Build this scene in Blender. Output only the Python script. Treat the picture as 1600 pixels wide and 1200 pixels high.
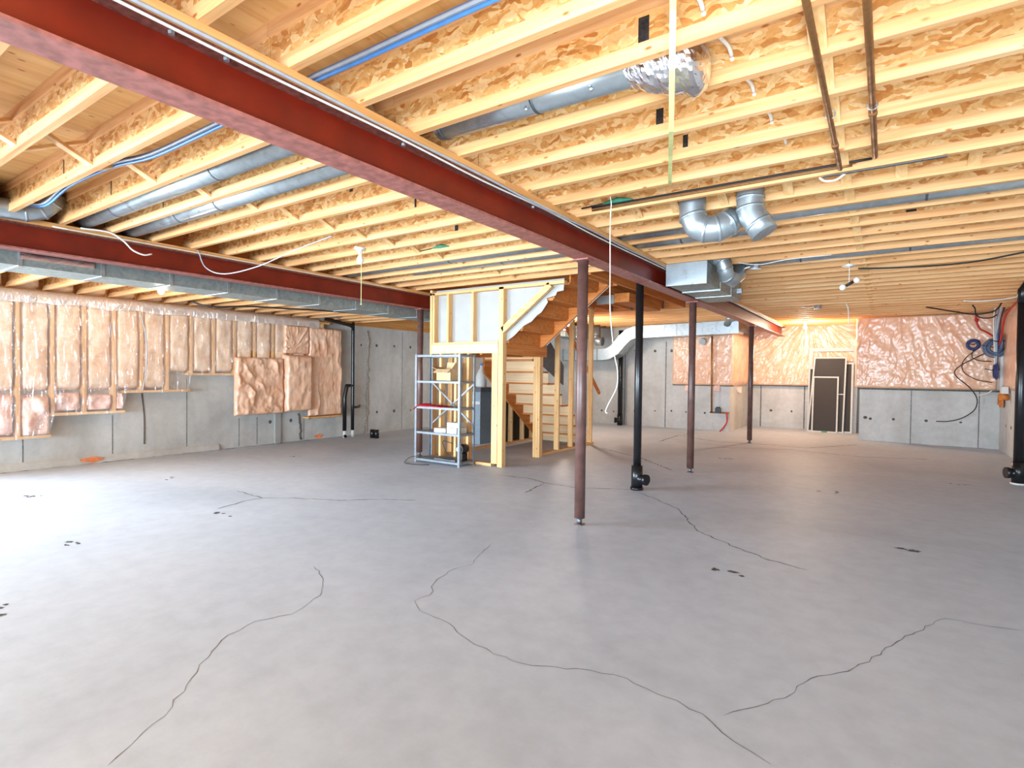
import bpy, bmesh, math, random
from mathutils import Vector, Matrix, noise
random.seed(7)
for o in list(bpy.data.objects):
    bpy.data.objects.remove(o)
scene = bpy.context.scene
COL = scene.collection

# ------------------------------------------------------------------ camera
cam_d = bpy.data.cameras.new('camera')
cam_d.sensor_width = 36.0
cam_d.lens = 856.1245 / 1600 * 36
cam_d.clip_start = 0.05
cam_d.clip_end = 200
cam = bpy.data.objects.new('camera', cam_d)
COL.objects.link(cam)
_R = Vector((0.825292339, 0.564582370, 0.011802661))
_D = Vector((0.020426152, -0.008958520, -0.999751228))
_F = Vector((-0.564336183, 0.825328112, -0.018925643))
cam.matrix_world = Matrix(((_R.x, -_D.x, -_F.x, 0), (_R.y, -_D.y, -_F.y, 0), (_R.z, -_D.z, -_F.z, 1.33), (0, 0, 0, 1)))
scene.camera = cam

# ------------------------------------------------------------------ world, lights, exposure
world = bpy.data.worlds.new('world')
scene.world = world
world.use_nodes = True
bgn = world.node_tree.nodes['Background']
bgn.inputs[0].default_value = (0.80, 0.90, 1.0, 1)
bgn.inputs[1].default_value = 0.2

def area(name, loc, target, sx, sy, power, col, spread=180):
    l = bpy.data.lights.new(name, 'AREA')
    l.shape = 'RECTANGLE'
    l.size = sx
    l.size_y = sy
    l.energy = power
    l.color = col
    l.spread = math.radians(spread)
    o = bpy.data.objects.new(name, l)
    COL.objects.link(o)
    o.location = loc
    d = Vector(target) - Vector(loc)
    o.rotation_euler = d.to_track_quat('-Z', 'Y').to_euler()
    return o

# daylight from the walk-out doors behind and left of the camera
area('daylight_rear', (-2.0, -7.0, 1.0), (-4.6, 6.0, 2.8), 11.0, 2.4, 400, (0.68, 0.84, 1.0), 85)
area('daylight_side', (-9.4, -0.9, 1.25), (-1.0, 6.0, 0.3), 4.2, 2.2, 285, (0.72, 0.87, 1.0), 110)
# added fill by the camera to brighten the joists, as if by bounced flash
area('ceiling_fill', (0.2, -0.6, 0.9), (-0.9, 4.0, 4.2), 0.9, 0.9, 36, (0.74, 0.87, 1.0), 110)

def bulb_light(name, loc, power, col, rad=0.04):
    l = bpy.data.lights.new(name, 'POINT')
    l.energy = power
    l.color = col
    l.shadow_soft_size = rad
    o = bpy.data.objects.new(name, l)
    COL.objects.link(o)
    o.location = loc

vs = scene.view_settings
vs.view_transform = 'Standard'
vs.look = 'None'
vs.gamma = 1.0
vs.use_curve_mapping = False
vs.exposure = 1.05

# ------------------------------------------------------------------ materials
def lin(r, g, b):
    def f(c):
        c /= 255.0
        return c / 12.92 if c <= 0.04045 else ((c + 0.055) / 1.055) ** 2.4
    return (f(r), f(g), f(b), 1)

class NT:
    def __init__(s, name):
        s.m = bpy.data.materials.new(name)
        s.m.use_nodes = True
        s.t = s.m.node_tree
        s.bsdf = s.t.nodes['Principled BSDF']
        s.out = s.t.nodes['Material Output']
    def n(s, t, **kw):
        nd = s.t.nodes.new(t)
        for k, v in kw.items():
            if k.startswith('i_'):
                key = k[2:]
                key = int(key) if key.isdigit() else key
                nd.inputs[key].default_value = v
            else:
                setattr(nd, k, v)
        return nd
    def l(s, a, b):
        s.t.links.new(a, b)
    def coord(s, scale=(1, 1, 1), rnd=True, world=False):
        tc = s.n('ShaderNodeTexCoord')
        mp = s.n('ShaderNodeMapping')
        mp.inputs['Scale'].default_value = scale
        src = tc.outputs['Object']
        if world:
            src = s.n('ShaderNodeNewGeometry').outputs['Position']
        if rnd:
            oi = s.n('ShaderNodeObjectInfo')
            mu = s.n('ShaderNodeMath', operation='MULTIPLY', i_1=37.0)
            s.l(oi.outputs['Random'], mu.inputs[0])
            ad = s.n('ShaderNodeVectorMath', operation='ADD')
            s.l(src, ad.inputs[0])
            s.l(mu.outputs[0], ad.inputs[1])
            src = ad.outputs[0]
        s.l(src, mp.inputs[0])
        return mp.outputs[0]
    def ramp(s, fac, stops):
        r = s.n('ShaderNodeValToRGB')
        e = r.color_ramp.elements
        e[0].position, e[0].color = stops[0]
        e[1].position, e[1].color = stops[-1]
        for p, c in stops[1:-1]:
            x = e.new(p)
            x.color = c
        s.l(fac, r.inputs[0])
        return r.outputs[0]
    def mix(s, fac, a, b, mode='MIX'):
        m = s.n('ShaderNodeMix', data_type='RGBA', blend_type=mode)
        for v, i in ((fac, 0), (a, 6), (b, 7)):
            if hasattr(v, 'links'):
                s.l(v, m.inputs[i])
            else:
                m.inputs[i].default_value = v
        return m.outputs[2]
    def bump(s, h, strength=0.3, dist=0.01):
        b = s.n('ShaderNodeBump', i_Strength=strength, i_Distance=dist)
        s.l(h, b.inputs['Height'])
        s.l(b.outputs[0], s.bsdf.inputs['Normal'])
    def done(s, col=None, rough=0.6, metal=0.0, spec=0.4, coat=0.0, coat_r=0.1):
        if col is not None:
            if hasattr(col, 'links'):
                s.l(col, s.bsdf.inputs['Base Color'])
            else:
                s.bsdf.inputs['Base Color'].default_value = col
        if hasattr(rough, 'links'):
            s.l(rough, s.bsdf.inputs['Roughness'])
        else:
            s.bsdf.inputs['Roughness'].default_value = rough
        s.bsdf.inputs['Metallic'].default_value = metal
        s.bsdf.inputs['Specular IOR Level'].default_value = spec
        s.bsdf.inputs['Coat Weight'].default_value = coat
        s.bsdf.inputs['Coat Roughness'].default_value = coat_r
        return s.m

def plain(name, rgb, rough=0.6, metal=0.0, spec=0.4, var=0.12, scale=18.0, **kw):
    t = NT(name)
    c = t.coord((scale,) * 3)
    nz = t.n('ShaderNodeTexNoise', i_Scale=1.0, i_Detail=4.0)
    t.l(c, nz.inputs[0])
    base = lin(*rgb)
    dark = tuple(x * (1 - var) for x in base[:3]) + (1,)
    lite = tuple(min(1, x * (1 + var)) for x in base[:3]) + (1,)
    col = t.ramp(nz.outputs[0], [(0.35, dark), (0.65, lite)])
    return t.done(col, rough, metal, spec, **kw)

def wood(name, a, b, c, axis=0, knots=True, rough=0.62, gscale=1.0):
    """grain runs along the local axis"""
    t = NT(name)
    sc = [26 * gscale] * 3
    sc[axis] = 1.1 * gscale
    v = t.coord(tuple(sc))
    nz = t.n('ShaderNodeTexNoise', i_Scale=1.0, i_Detail=5.0, i_Roughness=0.6, i_Distortion=0.4)
    t.l(v, nz.inputs[0])
    col = t.ramp(nz.outputs[0], [(0.3, lin(*a)), (0.5, lin(*b)), (0.72, lin(*c))])
    if knots:
        sk = [15.0] * 3
        sk[axis] = 6.5
        v2 = t.coord(tuple(sk))
        vo = t.n('ShaderNodeTexVoronoi', i_Scale=1.0, i_Randomness=1.0)
        t.l(v2, vo.inputs[0])
        kf = t.ramp(vo.outputs['Distance'], [(0.06, (1, 1, 1, 1)), (0.14, (0, 0, 0, 1))])
        col = t.mix(kf, col, lin(178, 100, 45))
    oi = t.n('ShaderNodeObjectInfo')
    tone = t.ramp(oi.outputs['Random'], [(0.0, (0.9, 0.86, 0.8, 1)), (1.0, (1, 1, 1, 1))])
    col = t.mix(1.0, col, tone, 'MULTIPLY')
    t.bump(nz.outputs[0], 0.15, 0.004)
    return t.done(col, rough, spec=0.25)

def osb(name):
    t = NT(name)
    v = t.coord((1, 1, 1))
    wz = t.n('ShaderNodeTexNoise', i_Scale=7.0, i_Detail=2.0)
    t.l(v, wz.inputs[0])
    ad = t.n('ShaderNodeVectorMath', operation='MULTIPLY_ADD')
    t.l(wz.outputs['Color'], ad.inputs[0])
    ad.inputs[1].default_value = (0.12, 0.12, 0.12)
    t.l(v, ad.inputs[2])
    cols = []
    for rot, scl in ((0.5, (22, 22, 52)), (-0.7, (19, 19, 46))):
        mp = t.n('ShaderNodeMapping')
        mp.inputs['Rotation'].default_value = (0, rot, 0)
        mp.inputs['Scale'].default_value = scl
        t.l(ad.outputs[0], mp.inputs[0])
        vo = t.n('ShaderNodeTexVoronoi', i_Scale=1.0)
        t.l(mp.outputs[0], vo.inputs[0])
        sp = t.n('ShaderNodeSeparateColor')
        t.l(vo.outputs['Color'], sp.inputs[0])
        cols.append((sp.outputs[0], sp.outputs[1]))
    c1 = t.ramp(cols[0][0], [(0.0, lin(196, 126, 60)), (0.3, lin(214, 152, 84)), (0.7, lin(228, 178, 112)), (1.0, lin(240, 204, 150))])
    c2 = t.ramp(cols[1][0], [(0.0, lin(186, 114, 50)), (0.35, lin(220, 162, 94)), (1.0, lin(238, 196, 138))])
    sel = t.ramp(cols[1][1], [(0.45, (0, 0, 0, 1)), (0.55, (1, 1, 1, 1))])
    col = t.mix(sel, c1, c2)
    fine = t.n('ShaderNodeTexNoise', i_Scale=60.0, i_Detail=3.0)
    t.l(v, fine.inputs[0])
    ff = t.ramp(fine.outputs[0], [(0.3, (0.86, 0.8, 0.72, 1)), (0.6, (1, 1, 1, 1))])
    col = t.mix(0.8, col, ff, 'MULTIPLY')
    t.bump(cols[0][0], 0.25, 0.004)
    return t.done(col, 0.6, spec=0.3)

def concrete(name, a, b, c, big=0.55, fine=9.0, rough=0.75, speck=True, streak=None, world=True, spec=0.3):
    t = NT(name)
    v = t.coord((1, 1, 1), rnd=False, world=world)
    n1 = t.n('ShaderNodeTexNoise', i_Scale=big, i_Detail=5.0, i_Roughness=0.6, i_Distortion=0.5)
    n2 = t.n('ShaderNodeTexNoise', i_Scale=fine, i_Detail=6.0, i_Roughness=0.65)
    src = v
    t.l(src, n1.inputs[0])
    t.l(src, n2.inputs[0])
    col = t.ramp(n1.outputs[0], [(0.3, lin(*a)), (0.5, lin(*b)), (0.72, lin(*c))])
    f2 = t.ramp(n2.outputs[0], [(0.3, (0.84, 0.84, 0.85, 1)), (0.62, (1, 1, 1, 1))])
    col = t.mix(0.75, col, f2, 'MULTIPLY')
    if streak:
        mp = t.n('ShaderNodeMapping')
        mp.inputs['Scale'].default_value = streak
        t.l(v, mp.inputs[0])
        n3 = t.n('ShaderNodeTexNoise', i_Scale=1.0, i_Detail=4.0)
        t.l(mp.outputs[0], n3.inputs[0])
        f3 = t.ramp(n3.outputs[0], [(0.32, (0.8, 0.77, 0.73, 1)), (0.6, (1, 1, 1, 1))])
        col = t.mix(0.7, col, f3, 'MULTIPLY')
    if speck:
        vo = t.n('ShaderNodeTexVoronoi', i_Scale=22.0)
        t.l(v, vo.inputs[0])
        k = t.ramp(vo.outputs['Distance'], [(0.03, (1, 1, 1, 1)), (0.06, (0, 0, 0, 1))])
        n4 = t.n('ShaderNodeTexNoise', i_Scale=1.7)
        t.l(v, n4.inputs[0])
        k2 = t.ramp(n4.outputs[0], [(0.55, (0, 0, 0, 1)), (0.65, (1, 1, 1, 1))])
        k = t.mix(1.0, k, k2, 'MULTIPLY')
        col = t.mix(k, col, lin(105, 103, 100))
    t.bump(n2.outputs[0], 0.12, 0.01)
    return t.done(col, rough, spec=spec)

def metal(name, rgb, rough=0.35, scale=14, var=0.2, met=0.9, bump=0.0):
    t = NT(name)
    v = t.coord((scale,) * 3)
    vo = t.n('ShaderNodeTexNoise', i_Scale=1.0, i_Detail=5.0, i_Distortion=1.2)
    t.l(v, vo.inputs[0])
    b = lin(*rgb)
    col = t.ramp(vo.outputs[0], [(0.3, tuple(x * (1 - var) for x in b[:3]) + (1,)), (0.65, b)])
    rr = t.ramp(vo.outputs[0], [(0.3, (rough * 1.4,) * 3 + (1,)), (0.7, (rough * 0.8,) * 3 + (1,))])
    if bump:
        t.bump(vo.outputs[0], bump, 0.01)
    return t.done(col, rr, met, 0.5)

def fibre(name, a, b, c, coat=0.0, scale=9.0, bump=0.5, rough=0.9, coat_r=0.12):
    t = NT(name)
    v = t.coord((1, 1, 1))
    n1 = t.n('ShaderNodeTexNoise', i_Scale=scale, i_Detail=7.0, i_Roughness=0.7, i_Distortion=0.8)
    t.l(v, n1.inputs[0])
    n2 = t.n('ShaderNodeTexNoise', i_Scale=2.2, i_Detail=3.0, i_Distortion=0.5)
    t.l(v, n2.inputs[0])
    col = t.ramp(n1.outputs[0], [(0.3, lin(*a)), (0.5, lin(*b)), (0.7, lin(*c))])
    w = t.ramp(n2.outputs[0], [(0.35, (0.93, 0.84, 0.76, 1)), (0.6, (1, 1, 1, 1))])
    col = t.mix(0.8, col, w, 'MULTIPLY')
    t.bump(n1.outputs[0], bump, 0.02)
    return t.done(col, rough, spec=0.3, coat=coat, coat_r=coat_r)

def film(name, opacity=0.12):
    t = NT(name)
    t.t.nodes.remove(t.bsdf)
    v = t.coord((1, 1, 1))
    mp = t.n('ShaderNodeMapping')
    mp.inputs['Rotation'].default_value = (0.5, 0.2, 0.1)
    mp.inputs['Scale'].default_value = (5, 9, 3)
    t.l(v, mp.inputs[0])
    nz = t.n('ShaderNodeTexNoise', i_Scale=1.3, i_Detail=3.0, i_Distortion=1.6)
    t.l(mp.outputs[0], nz.inputs[0])
    bp = t.n('ShaderNodeBump', i_Strength=0.9, i_Distance=0.05)
    t.l(nz.outputs[0], bp.inputs['Height'])
    gl = t.n('ShaderNodeBsdfGlossy', i_Roughness=0.14)
    gl.inputs[0].default_value = (1, 1, 1, 1)
    t.l(bp.outputs[0], gl.inputs['Normal'])
    df = t.n('ShaderNodeBsdfDiffuse')
    df.inputs[0].default_value = (0.95, 0.9, 0.86, 1)
    tr = t.n('ShaderNodeBsdfTransparent')
    tr.inputs[0].default_value = (0.99, 0.98, 0.97, 1)
    m1 = t.n('ShaderNodeMixShader', i_0=0.45)
    t.l(df.outputs[0], m1.inputs[1])
    t.l(gl.outputs[0], m1.inputs[2])
    m2 = t.n('ShaderNodeMixShader', i_0=opacity)
    t.l(tr.outputs[0], m2.inputs[1])
    t.l(m1.outputs[0], m2.inputs[2])
    t.l(m2.outputs[0], t.out.inputs[0])
    return t.m

def glow(name, rgb, strength):
    t = NT(name)
    t.bsdf.inputs['Emission Color'].default_value = lin(*rgb)
    t.bsdf.inputs['Emission Strength'].default_value = strength
    return t.done(lin(255, 250, 240), 0.3)

M = {}
M['floor'] = concrete('floor_concrete', (178, 188, 200), (194, 203, 215), (207, 215, 225), 0.42, 7.0, 0.52, spec=0.45)
M['wall'] = concrete('wall_concrete', (184, 182, 177), (202, 200, 195), (216, 214, 210), 0.8, 10.0, 0.8, streak=(2.4, 2.4, 0.5))
M['parge'] = plain('parging', (168, 158, 145), 0.9, var=0.2, scale=25)
M['crack'] = plain('crack_dark', (118, 117, 116), 0.95, var=0.4, scale=30, spec=0.05)
M['patch'] = plain('dark_debris', (92, 90, 88), 0.95, var=0.5, scale=60, spec=0.1)
M['hole'] = plain('tie_hole_dark', (98, 90, 80), 0.9, var=0.4, scale=40)
M['osb'] = osb('osb_web')
M['flange'] = wood('joist_flange_pine', (212, 150, 94), (229, 175, 119), (240, 197, 145))
M['plate'] = wood('beam_plate_pine', (205, 140, 75), (224, 164, 98), (236, 184, 120), axis=1)
M['stud'] = wood('stud_pine', (214, 158, 98), (232, 184, 126), (243, 206, 154), axis=2)
M['studx'] = wood('stud_pine_x', (214, 158, 98), (232, 184, 126), (243, 206, 154), axis=0)
M['study'] = wood('stud_pine_y', (214, 158, 98), (232, 184, 126), (243, 206, 154), axis=1)
M['cream'] = wood('riser_board', (222, 186, 140), (235, 205, 162), (243, 218, 180), axis=0, knots=False)
M['amber'] = wood('amber_lumber', (186, 104, 44), (205, 126, 62), (218, 146, 82), axis=1)
M['amberx'] = wood('amber_lumber_x', (186, 104, 44), (205, 126, 62), (218, 146, 82), axis=0)
M['ply'] = wood('subfloor_plywood', (212, 156, 92), (228, 178, 112), (238, 196, 134), axis=1, gscale=0.5)
M['red'] = plain('red_oxide_paint', (116, 27, 8), 0.42, var=0.16, scale=5, spec=0.4)
M['redfloorlit'] = plain('floorlit_red_oxide', (160, 98, 88), 0.45, var=0.25, scale=22, spec=0.4)  # pink floor bounce and sheen on the beam underside painted into the mottled red
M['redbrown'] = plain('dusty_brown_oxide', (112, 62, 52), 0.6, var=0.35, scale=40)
M['post'] = plain('brown_primer', (92, 64, 57), 0.4, var=0.2, scale=12, spec=0.5)
M['galv'] = metal('galvanized', (182, 191, 194), 0.33, met=0.75, var=0.25, scale=9)
M['galvdark'] = metal('galvanized_seam', (120, 126, 130), 0.45)
M['galvdull'] = metal('dull_sheet_metal', (158, 168, 164), 0.45, met=0.55, var=0.3)
M['foil'] = metal('aluminium_foil', (232, 232, 236), 0.2, met=1.0, var=0.05, bump=0.3)
M['copper'] = metal('aged_copper', (150, 104, 62), 0.42, met=0.7)
M['abs'] = plain('black_abs', (22, 22, 24), 0.3, var=0.2, spec=0.5)
M['white'] = plain('white_plastic', (214, 212, 206), 0.4, var=0.04)
M['shelf'] = plain('grey_enamel', (188, 194, 200), 0.35, met=0.3, var=0.1) if False else plain('grey_enamel', (122, 128, 134), 0.4, 0.2, var=0.1)
M['cwhite'] = plain('white_cable', (228, 222, 210), 0.45, var=0.06)
M['cblue'] = plain('blue_cable', (82, 140, 205), 0.4, var=0.08)
M['cgrey'] = plain('grey_cable', (168, 172, 178), 0.45, var=0.08)
M['cblack'] = plain('black_cable', (28, 26, 26), 0.45, var=0.1)
M['cred'] = plain('red_cable', (190, 36, 30), 0.45, var=0.1)
M['cnavy'] = plain('navy_cable', (52, 62, 110), 0.45, var=0.15)
M['cslate'] = plain('slate_cable', (84, 100, 124), 0.45, var=0.15)
M['card'] = plain('cardboard', (206, 170, 126), 0.8, var=0.1)
M['paper'] = plain('white_carton', (196, 192, 184), 0.6, var=0.06)
M['redcloth'] = plain('red_cloth', (196, 24, 40), 0.7, var=0.15)
M['drywall'] = plain('white_sheet', (166, 163, 157), 0.75, var=0.04, scale=4)
M['black'] = plain('black_sheet', (24, 22, 24), 0.5, var=0.3)
M['slate'] = plain('grey_skirt', (96, 98, 102), 0.6, var=0.1)
M['batt'] = fibre('fibreglass_batt', (234, 190, 150), (242, 212, 182), (248, 230, 210), coat=0.25, coat_r=0.25)
M['pink'] = fibre('pink_fibreglass', (238, 176, 164), (247, 210, 196), (253, 236, 224), scale=12)
M['blanket'] = fibre('poly_faced_blanket', (228, 168, 133), (236, 190, 157), (243, 207, 180), coat=0.7, bump=0.12, scale=4.0, coat_r=0.2)
M['film'] = film('clear_poly', 0.2)
M['filmw'] = film('milky_poly', 0.55)
M['frame'] = plain('white_frame', (196, 192, 184), 0.45, var=0.04)
M['mesh'] = plain('insect_mesh', (52, 42, 34), 0.6, var=0.35, scale=140)
M['strap'] = plain('yellow_green_strap', (222, 224, 150), 0.5, var=0.08)
M['glass'] = plain('bulb_glass', (236, 238, 240), 0.15, var=0.02, spec=0.6)
M['lit'] = glow('lit_bulb', (255, 226, 180), 25)
M['steelbox'] = metal('junction_box_steel', (176, 180, 184), 0.4)
M['panelgrey'] = plain('panel_grey', (196, 200, 200), 0.45, var=0.05)
M['bluegrey'] = plain('blue_grey_plastic', (142, 158, 170), 0.5, var=0.06)
M['green'] = plain('green_tape', (60, 130, 100), 0.6)
M['orange'] = plain('orange_paint', (240, 140, 90), 0.8, var=0.2)
M['ink'] = plain('black_ink', (40, 34, 30), 0.8, var=0.5, scale=60)

# ------------------------------------------------------------------ mesh helpers
class MB:
    def __init__(s):
        s.v, s.f = [], []
    def box(s, x0, x1, y0, y1, z0, z1):
        b = len(s.v)
        s.v += [(x0, y0, z0), (x1, y0, z0), (x1, y1, z0), (x0, y1, z0), (x0, y0, z1), (x1, y0, z1), (x1, y1, z1), (x0, y1, z1)]
        s.f += [tuple(b + i for i in q) for q in ((0, 3, 2, 1), (4, 5, 6, 7), (0, 1, 5, 4), (1, 2, 6, 5), (2, 3, 7, 6), (3, 0, 4, 7))]
        return s
    def bar(s, p, q, w, h, up=(0, 0, 1)):
        """box beam from p to q, w across, h along up"""
        p, q = Vector(p), Vector(q)
        d = (q - p).normalized()
        u = Vector(up)
        side = d.cross(u)
        if side.length < 1e-4:
            side = d.cross(Vector((1, 0, 0)))
        side.normalize()
        u = side.cross(d).normalized()
        b = len(s.v)
        for c in (p, q):
            for a, e in ((-1, -1), (1, -1), (1, 1), (-1, 1)):
                s.v.append(tuple(c + side * (a * w / 2) + u * (e * h / 2)))
        s.f += [tuple(b + i for i in f) for f in ((0, 1, 2, 3), (7, 6, 5, 4), (0, 4, 5, 1), (1, 5, 6, 2), (2, 6, 7, 3), (3, 7, 4, 0))]
        return s
    def prism(s, poly, axis, a, b_):
        """extrude a polygon (2-d points) along the axis from a to b"""
        n = len(poly)
        b = len(s.v)
        for c in (a, b_):
            for (u, w) in poly:
                s.v.append({'x': (c, u, w), 'y': (u, c, w), 'z': (u, w, c)}[axis])
        s.f.append(tuple(b + i for i in range(n)))
        s.f.append(tuple(b + n + i for i in reversed(range(n))))
        for i in range(n):
            j = (i + 1) % n
            s.f.append((b + i, b + n + i, b + n + j, b + j))
        return s
    def tube(s, path, r, seg=10, caps=True, sy=1.0):
        P = [Vector(p) for p in path]
        rs = r if isinstance(r, (list, tuple)) else [r] * len(P)
        n = len(P)
        t0 = (P[1] - P[0]).normalized()
        u = t0.cross(Vector((0, 0, 1)))
        if u.length < 1e-3:
            u = t0.cross(Vector((1, 0, 0)))
        u.normalize()
        b = len(s.v)
        for i in range(n):
            if i == 0:
                t = (P[1] - P[0])
            elif i == n - 1:
                t = (P[-1] - P[-2])
            else:
                t = (P[i + 1] - P[i]).normalized() + (P[i] - P[i - 1]).normalized()
            t.normalize()
            u = (u - t * u.dot(t)).normalized()
            w = t.cross(u)
            for k in range(seg):
                a = 2 * math.pi * k / seg
                s.v.append(tuple(P[i] + (u * math.cos(a) + w * math.sin(a) * sy) * rs[i]))
        for i in range(n - 1):
            for k in range(seg):
                k2 = (k + 1) % seg
                s.f.append((b + i * seg + k, b + i * seg + k2, b + (i + 1) * seg + k2, b + (i + 1) * seg + k))
        if caps:
            s.f.append(tuple(b + k for k in reversed(range(seg))))
            s.f.append(tuple(b + (n - 1) * seg + k for k in range(seg)))
        return s
    def lathe(s, prof, c=(0, 0, 0), seg=16):
        """profile of (radius, z) spun about the vertical through c"""
        return s.tube([(c[0], c[1], c[2] + z + i * 1e-6) for i, (r, z) in enumerate(prof)], [max(r, 1e-4) for r, z in prof], seg)
    def ball(s, c, r, seg=14, ring=9, sz=1.0):
        return s.lathe([(r * math.sin(math.pi * i / ring), -r * sz * math.cos(math.pi * i / ring)) for i in range(ring + 1)], c, seg)
    def torus(s, c, R, r, axis='y', seg=22, k=7, sx=1.0):
        pts = []
        for i in range(seg + 1):
            a = 2 * math.pi * i / seg
            A, B_ = R * math.cos(a) * sx, R * math.sin(a)
            pts.append({'y': (c[0] + A, c[1], c[2] + B_), 'x': (c[0], c[1] + A, c[2] + B_), 'z': (c[0] + A, c[1] + B_, c[2])}[axis])
        return s.tube(pts, r, k, False)
    def mesh(s, name, mat, smooth=False):
        me = bpy.data.meshes.new(name)
        me.from_pydata(s.v, [], s.f)
        me.materials.append(mat)
        bm = bmesh.new()
        bm.from_mesh(me)
        bmesh.ops.recalc_face_normals(bm, faces=bm.faces)
        bm.to_mesh(me)
        bm.free()
        if smooth:
            for p in me.polygons:
                p.use_smooth = len(p.vertices) < 6
        me.update()
        return me
    def build(s, name, mat, parent=None, smooth=False):
        return link(name, s.mesh(name, M[mat], smooth), parent)

def link(name, me, parent=None, loc=None):
    o = bpy.data.objects.new(name, me)
    COL.objects.link(o)
    if parent:
        o.parent = parent
    if loc:
        o.location = loc
    return o

def tag(o, label, cat, group=None):
    o['label'] = label
    o['category'] = cat
    if group:
        o['group'] = group
    return o

def thing(name, label, cat, loc=(0, 0, 0), group=None):
    o = bpy.data.objects.new(name, None)
    o.empty_display_size = 0.1
    COL.objects.link(o)
    o.location = loc
    return tag(o, label, cat, group)

def struct(o):
    o['kind'] = 'structure'
    return o

def smooth_path(pts, n=6):
    P = [Vector(p) for p in pts]
    P = [P[0] * 2 - P[1]] + P + [P[-1] * 2 - P[-2]]
    out = []
    for i in range(1, len(P) - 2):
        for k in range(n):
            t = k / n
            a, b, c, d = P[i - 1], P[i], P[i + 1], P[i + 2]
            out.append(0.5 * ((2 * b) + (c - a) * t + (2 * a - 5 * b + 4 * c - d) * t * t + (3 * b - a - 3 * c + d) * t ** 3))
    out.append(P[-2])
    return out

ORD = ['first', 'second', 'third', 'fourth', 'fifth', 'sixth', 'seventh', 'eighth', 'ninth', 'tenth', 'eleventh', 'twelfth', 'thirteenth', 'fourteenth', 'fifteenth', 'sixteenth', 'seventeenth', 'eighteenth', 'nineteenth', 'twentieth'] + ['twenty-' + x for x in ('first', 'second', 'third', 'fourth', 'fifth', 'sixth', 'seventh', 'eighth', 'ninth')] + ['thirtieth'] + ['thirty-' + x for x in ('first', 'second', 'third', 'fourth', 'fifth', 'sixth', 'seventh', 'eighth', 'ninth')]

# heights and lines of the place
XL, XR, YB, YN = -9.25, 1.78, 13.8, 15.8     # left wall, right wall, back wall, nook wall
ZB, ZJ, ZF = 2.34, 2.605, 2.85               # beam underside, joist underside, subfloor underside
SP, Y0 = 0.37, 1.79                          # joist spacing, far edge of joist number 0
NX0, NX1 = -3.1, -0.47                       # nook sides

# ------------------------------------------------------------------ setting
fl = struct(MB().box(XL - 0.2, XR + 0.2, -3.2, YN + 0.2, -0.12, 0).build('floor', 'floor'))
wl = struct(MB().box(XL - 0.2, XL, 1.1, YB + 0.2, 0, 2.3).box(XL - 0.2, XL, -3.2, 1.1, 2.15, 2.3).build('wall_left', 'wall'))
wb = struct(MB().box(XL - 0.2, NX0, YB, YB + 0.2, 0, 2.6).build('wall_back', 'wall'))
wn = struct(MB().box(NX0 - 0.2, NX1 + 0.2, YN, YN + 0.2, 0, 2.85).build('wall_nook', 'wall'))
wnl = struct(MB().box(NX0 - 0.2, NX0, YB + 0.2, YN, 0, 2.6).build('wall_nook_left', 'wall'))
wnr = struct(MB().box(NX1, NX1 + 0.2, YB + 0.2, YN, 0, 2.6).build('wall_nook_right', 'wall'))
wbr = struct(MB().box(NX1, XR + 0.2, YB, YB + 0.2, 0, 2.6).build('wall_back_right', 'wall'))
wr = struct(MB().box(XR, XR + 0.2, -3.2, YB, 0, 2.6).build('wall_right', 'wall'))
# rim boards that close the floor edge above the walls
struct(MB().box(XL - 0.2, NX0, YB + 0.1, YB + 0.2, 2.6, ZF).build('trim_1', 'plate'))
struct(MB().box(NX1, XR + 0.2, YB + 0.1, YB + 0.2, 2.6, ZF).build('trim_2', 'plate'))
struct(MB().box(XR + 0.1, XR + 0.2, -3.2, YB + 0.1, 2.6, ZF).build('trim_3', 'plate'))
struct(MB().box(XL - 0.2, XL - 0.05, -3.2, YB + 0.1, 2.338, ZJ).build('trim_4', 'plate'))
struct(MB().box(XL - 0.2, XL + 0.0, -3.2, YB, 2.3, 2.338).build('trim_5', 'plate'))
struct(MB().box(-6.31, -6.27, -3.2, YB + .1, 2.603, ZF).build('trim_6', 'amber'))
# plywood subfloor in sheets
ceil = bpy.data.objects.new('ceiling', None)
COL.objects.link(ceil)
struct(ceil)
opening = (-4.5, -3.25, 6.4, 7.3)
def sheet(x0, x1, y0, y1, z=ZF):
    MB().box(x0 + .0015, x1 - .0015, y0 + .0015, y1 - .0015, z, z + .018).build('plywood_sheet', 'ply', ceil)
for yy0, yy1 in ((-3.2, -1.0), (-1.0, 1.2), (1.2, 3.4), (3.4, 5.1), (5.1, 6.4), (7.3, 9.4), (9.4, 11.6), (11.6, YB + .2)):
    for x0, x1 in ((-6.3, -4.5), (-4.5, -3.25), (-3.25, -1.9), (-1.9, -0.6), (-0.6, 0.6), (0.6, XR + .2)):
        sheet(x0, x1, yy0, yy1)
for x0, x1 in ((-6.3, -4.5), (-3.25, -1.9), (-1.9, -0.6), (-0.6, 0.6), (0.6, XR + .2)):
    sheet(x0, x1, 6.4, 7.3)
sheet(NX0 - .2, NX1 + .2, YB + .2, YN + .2)
for yy0, yy1 in ((-3.2, -1.0), (-1.0, 1.2), (1.2, 3.4), (3.4, 5.6), (5.6, 7.8), (7.8, 10.0), (10.0, YB + .2)):
    sheet(XL - .2, -6.3, yy0, yy1, 2.61)
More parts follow.
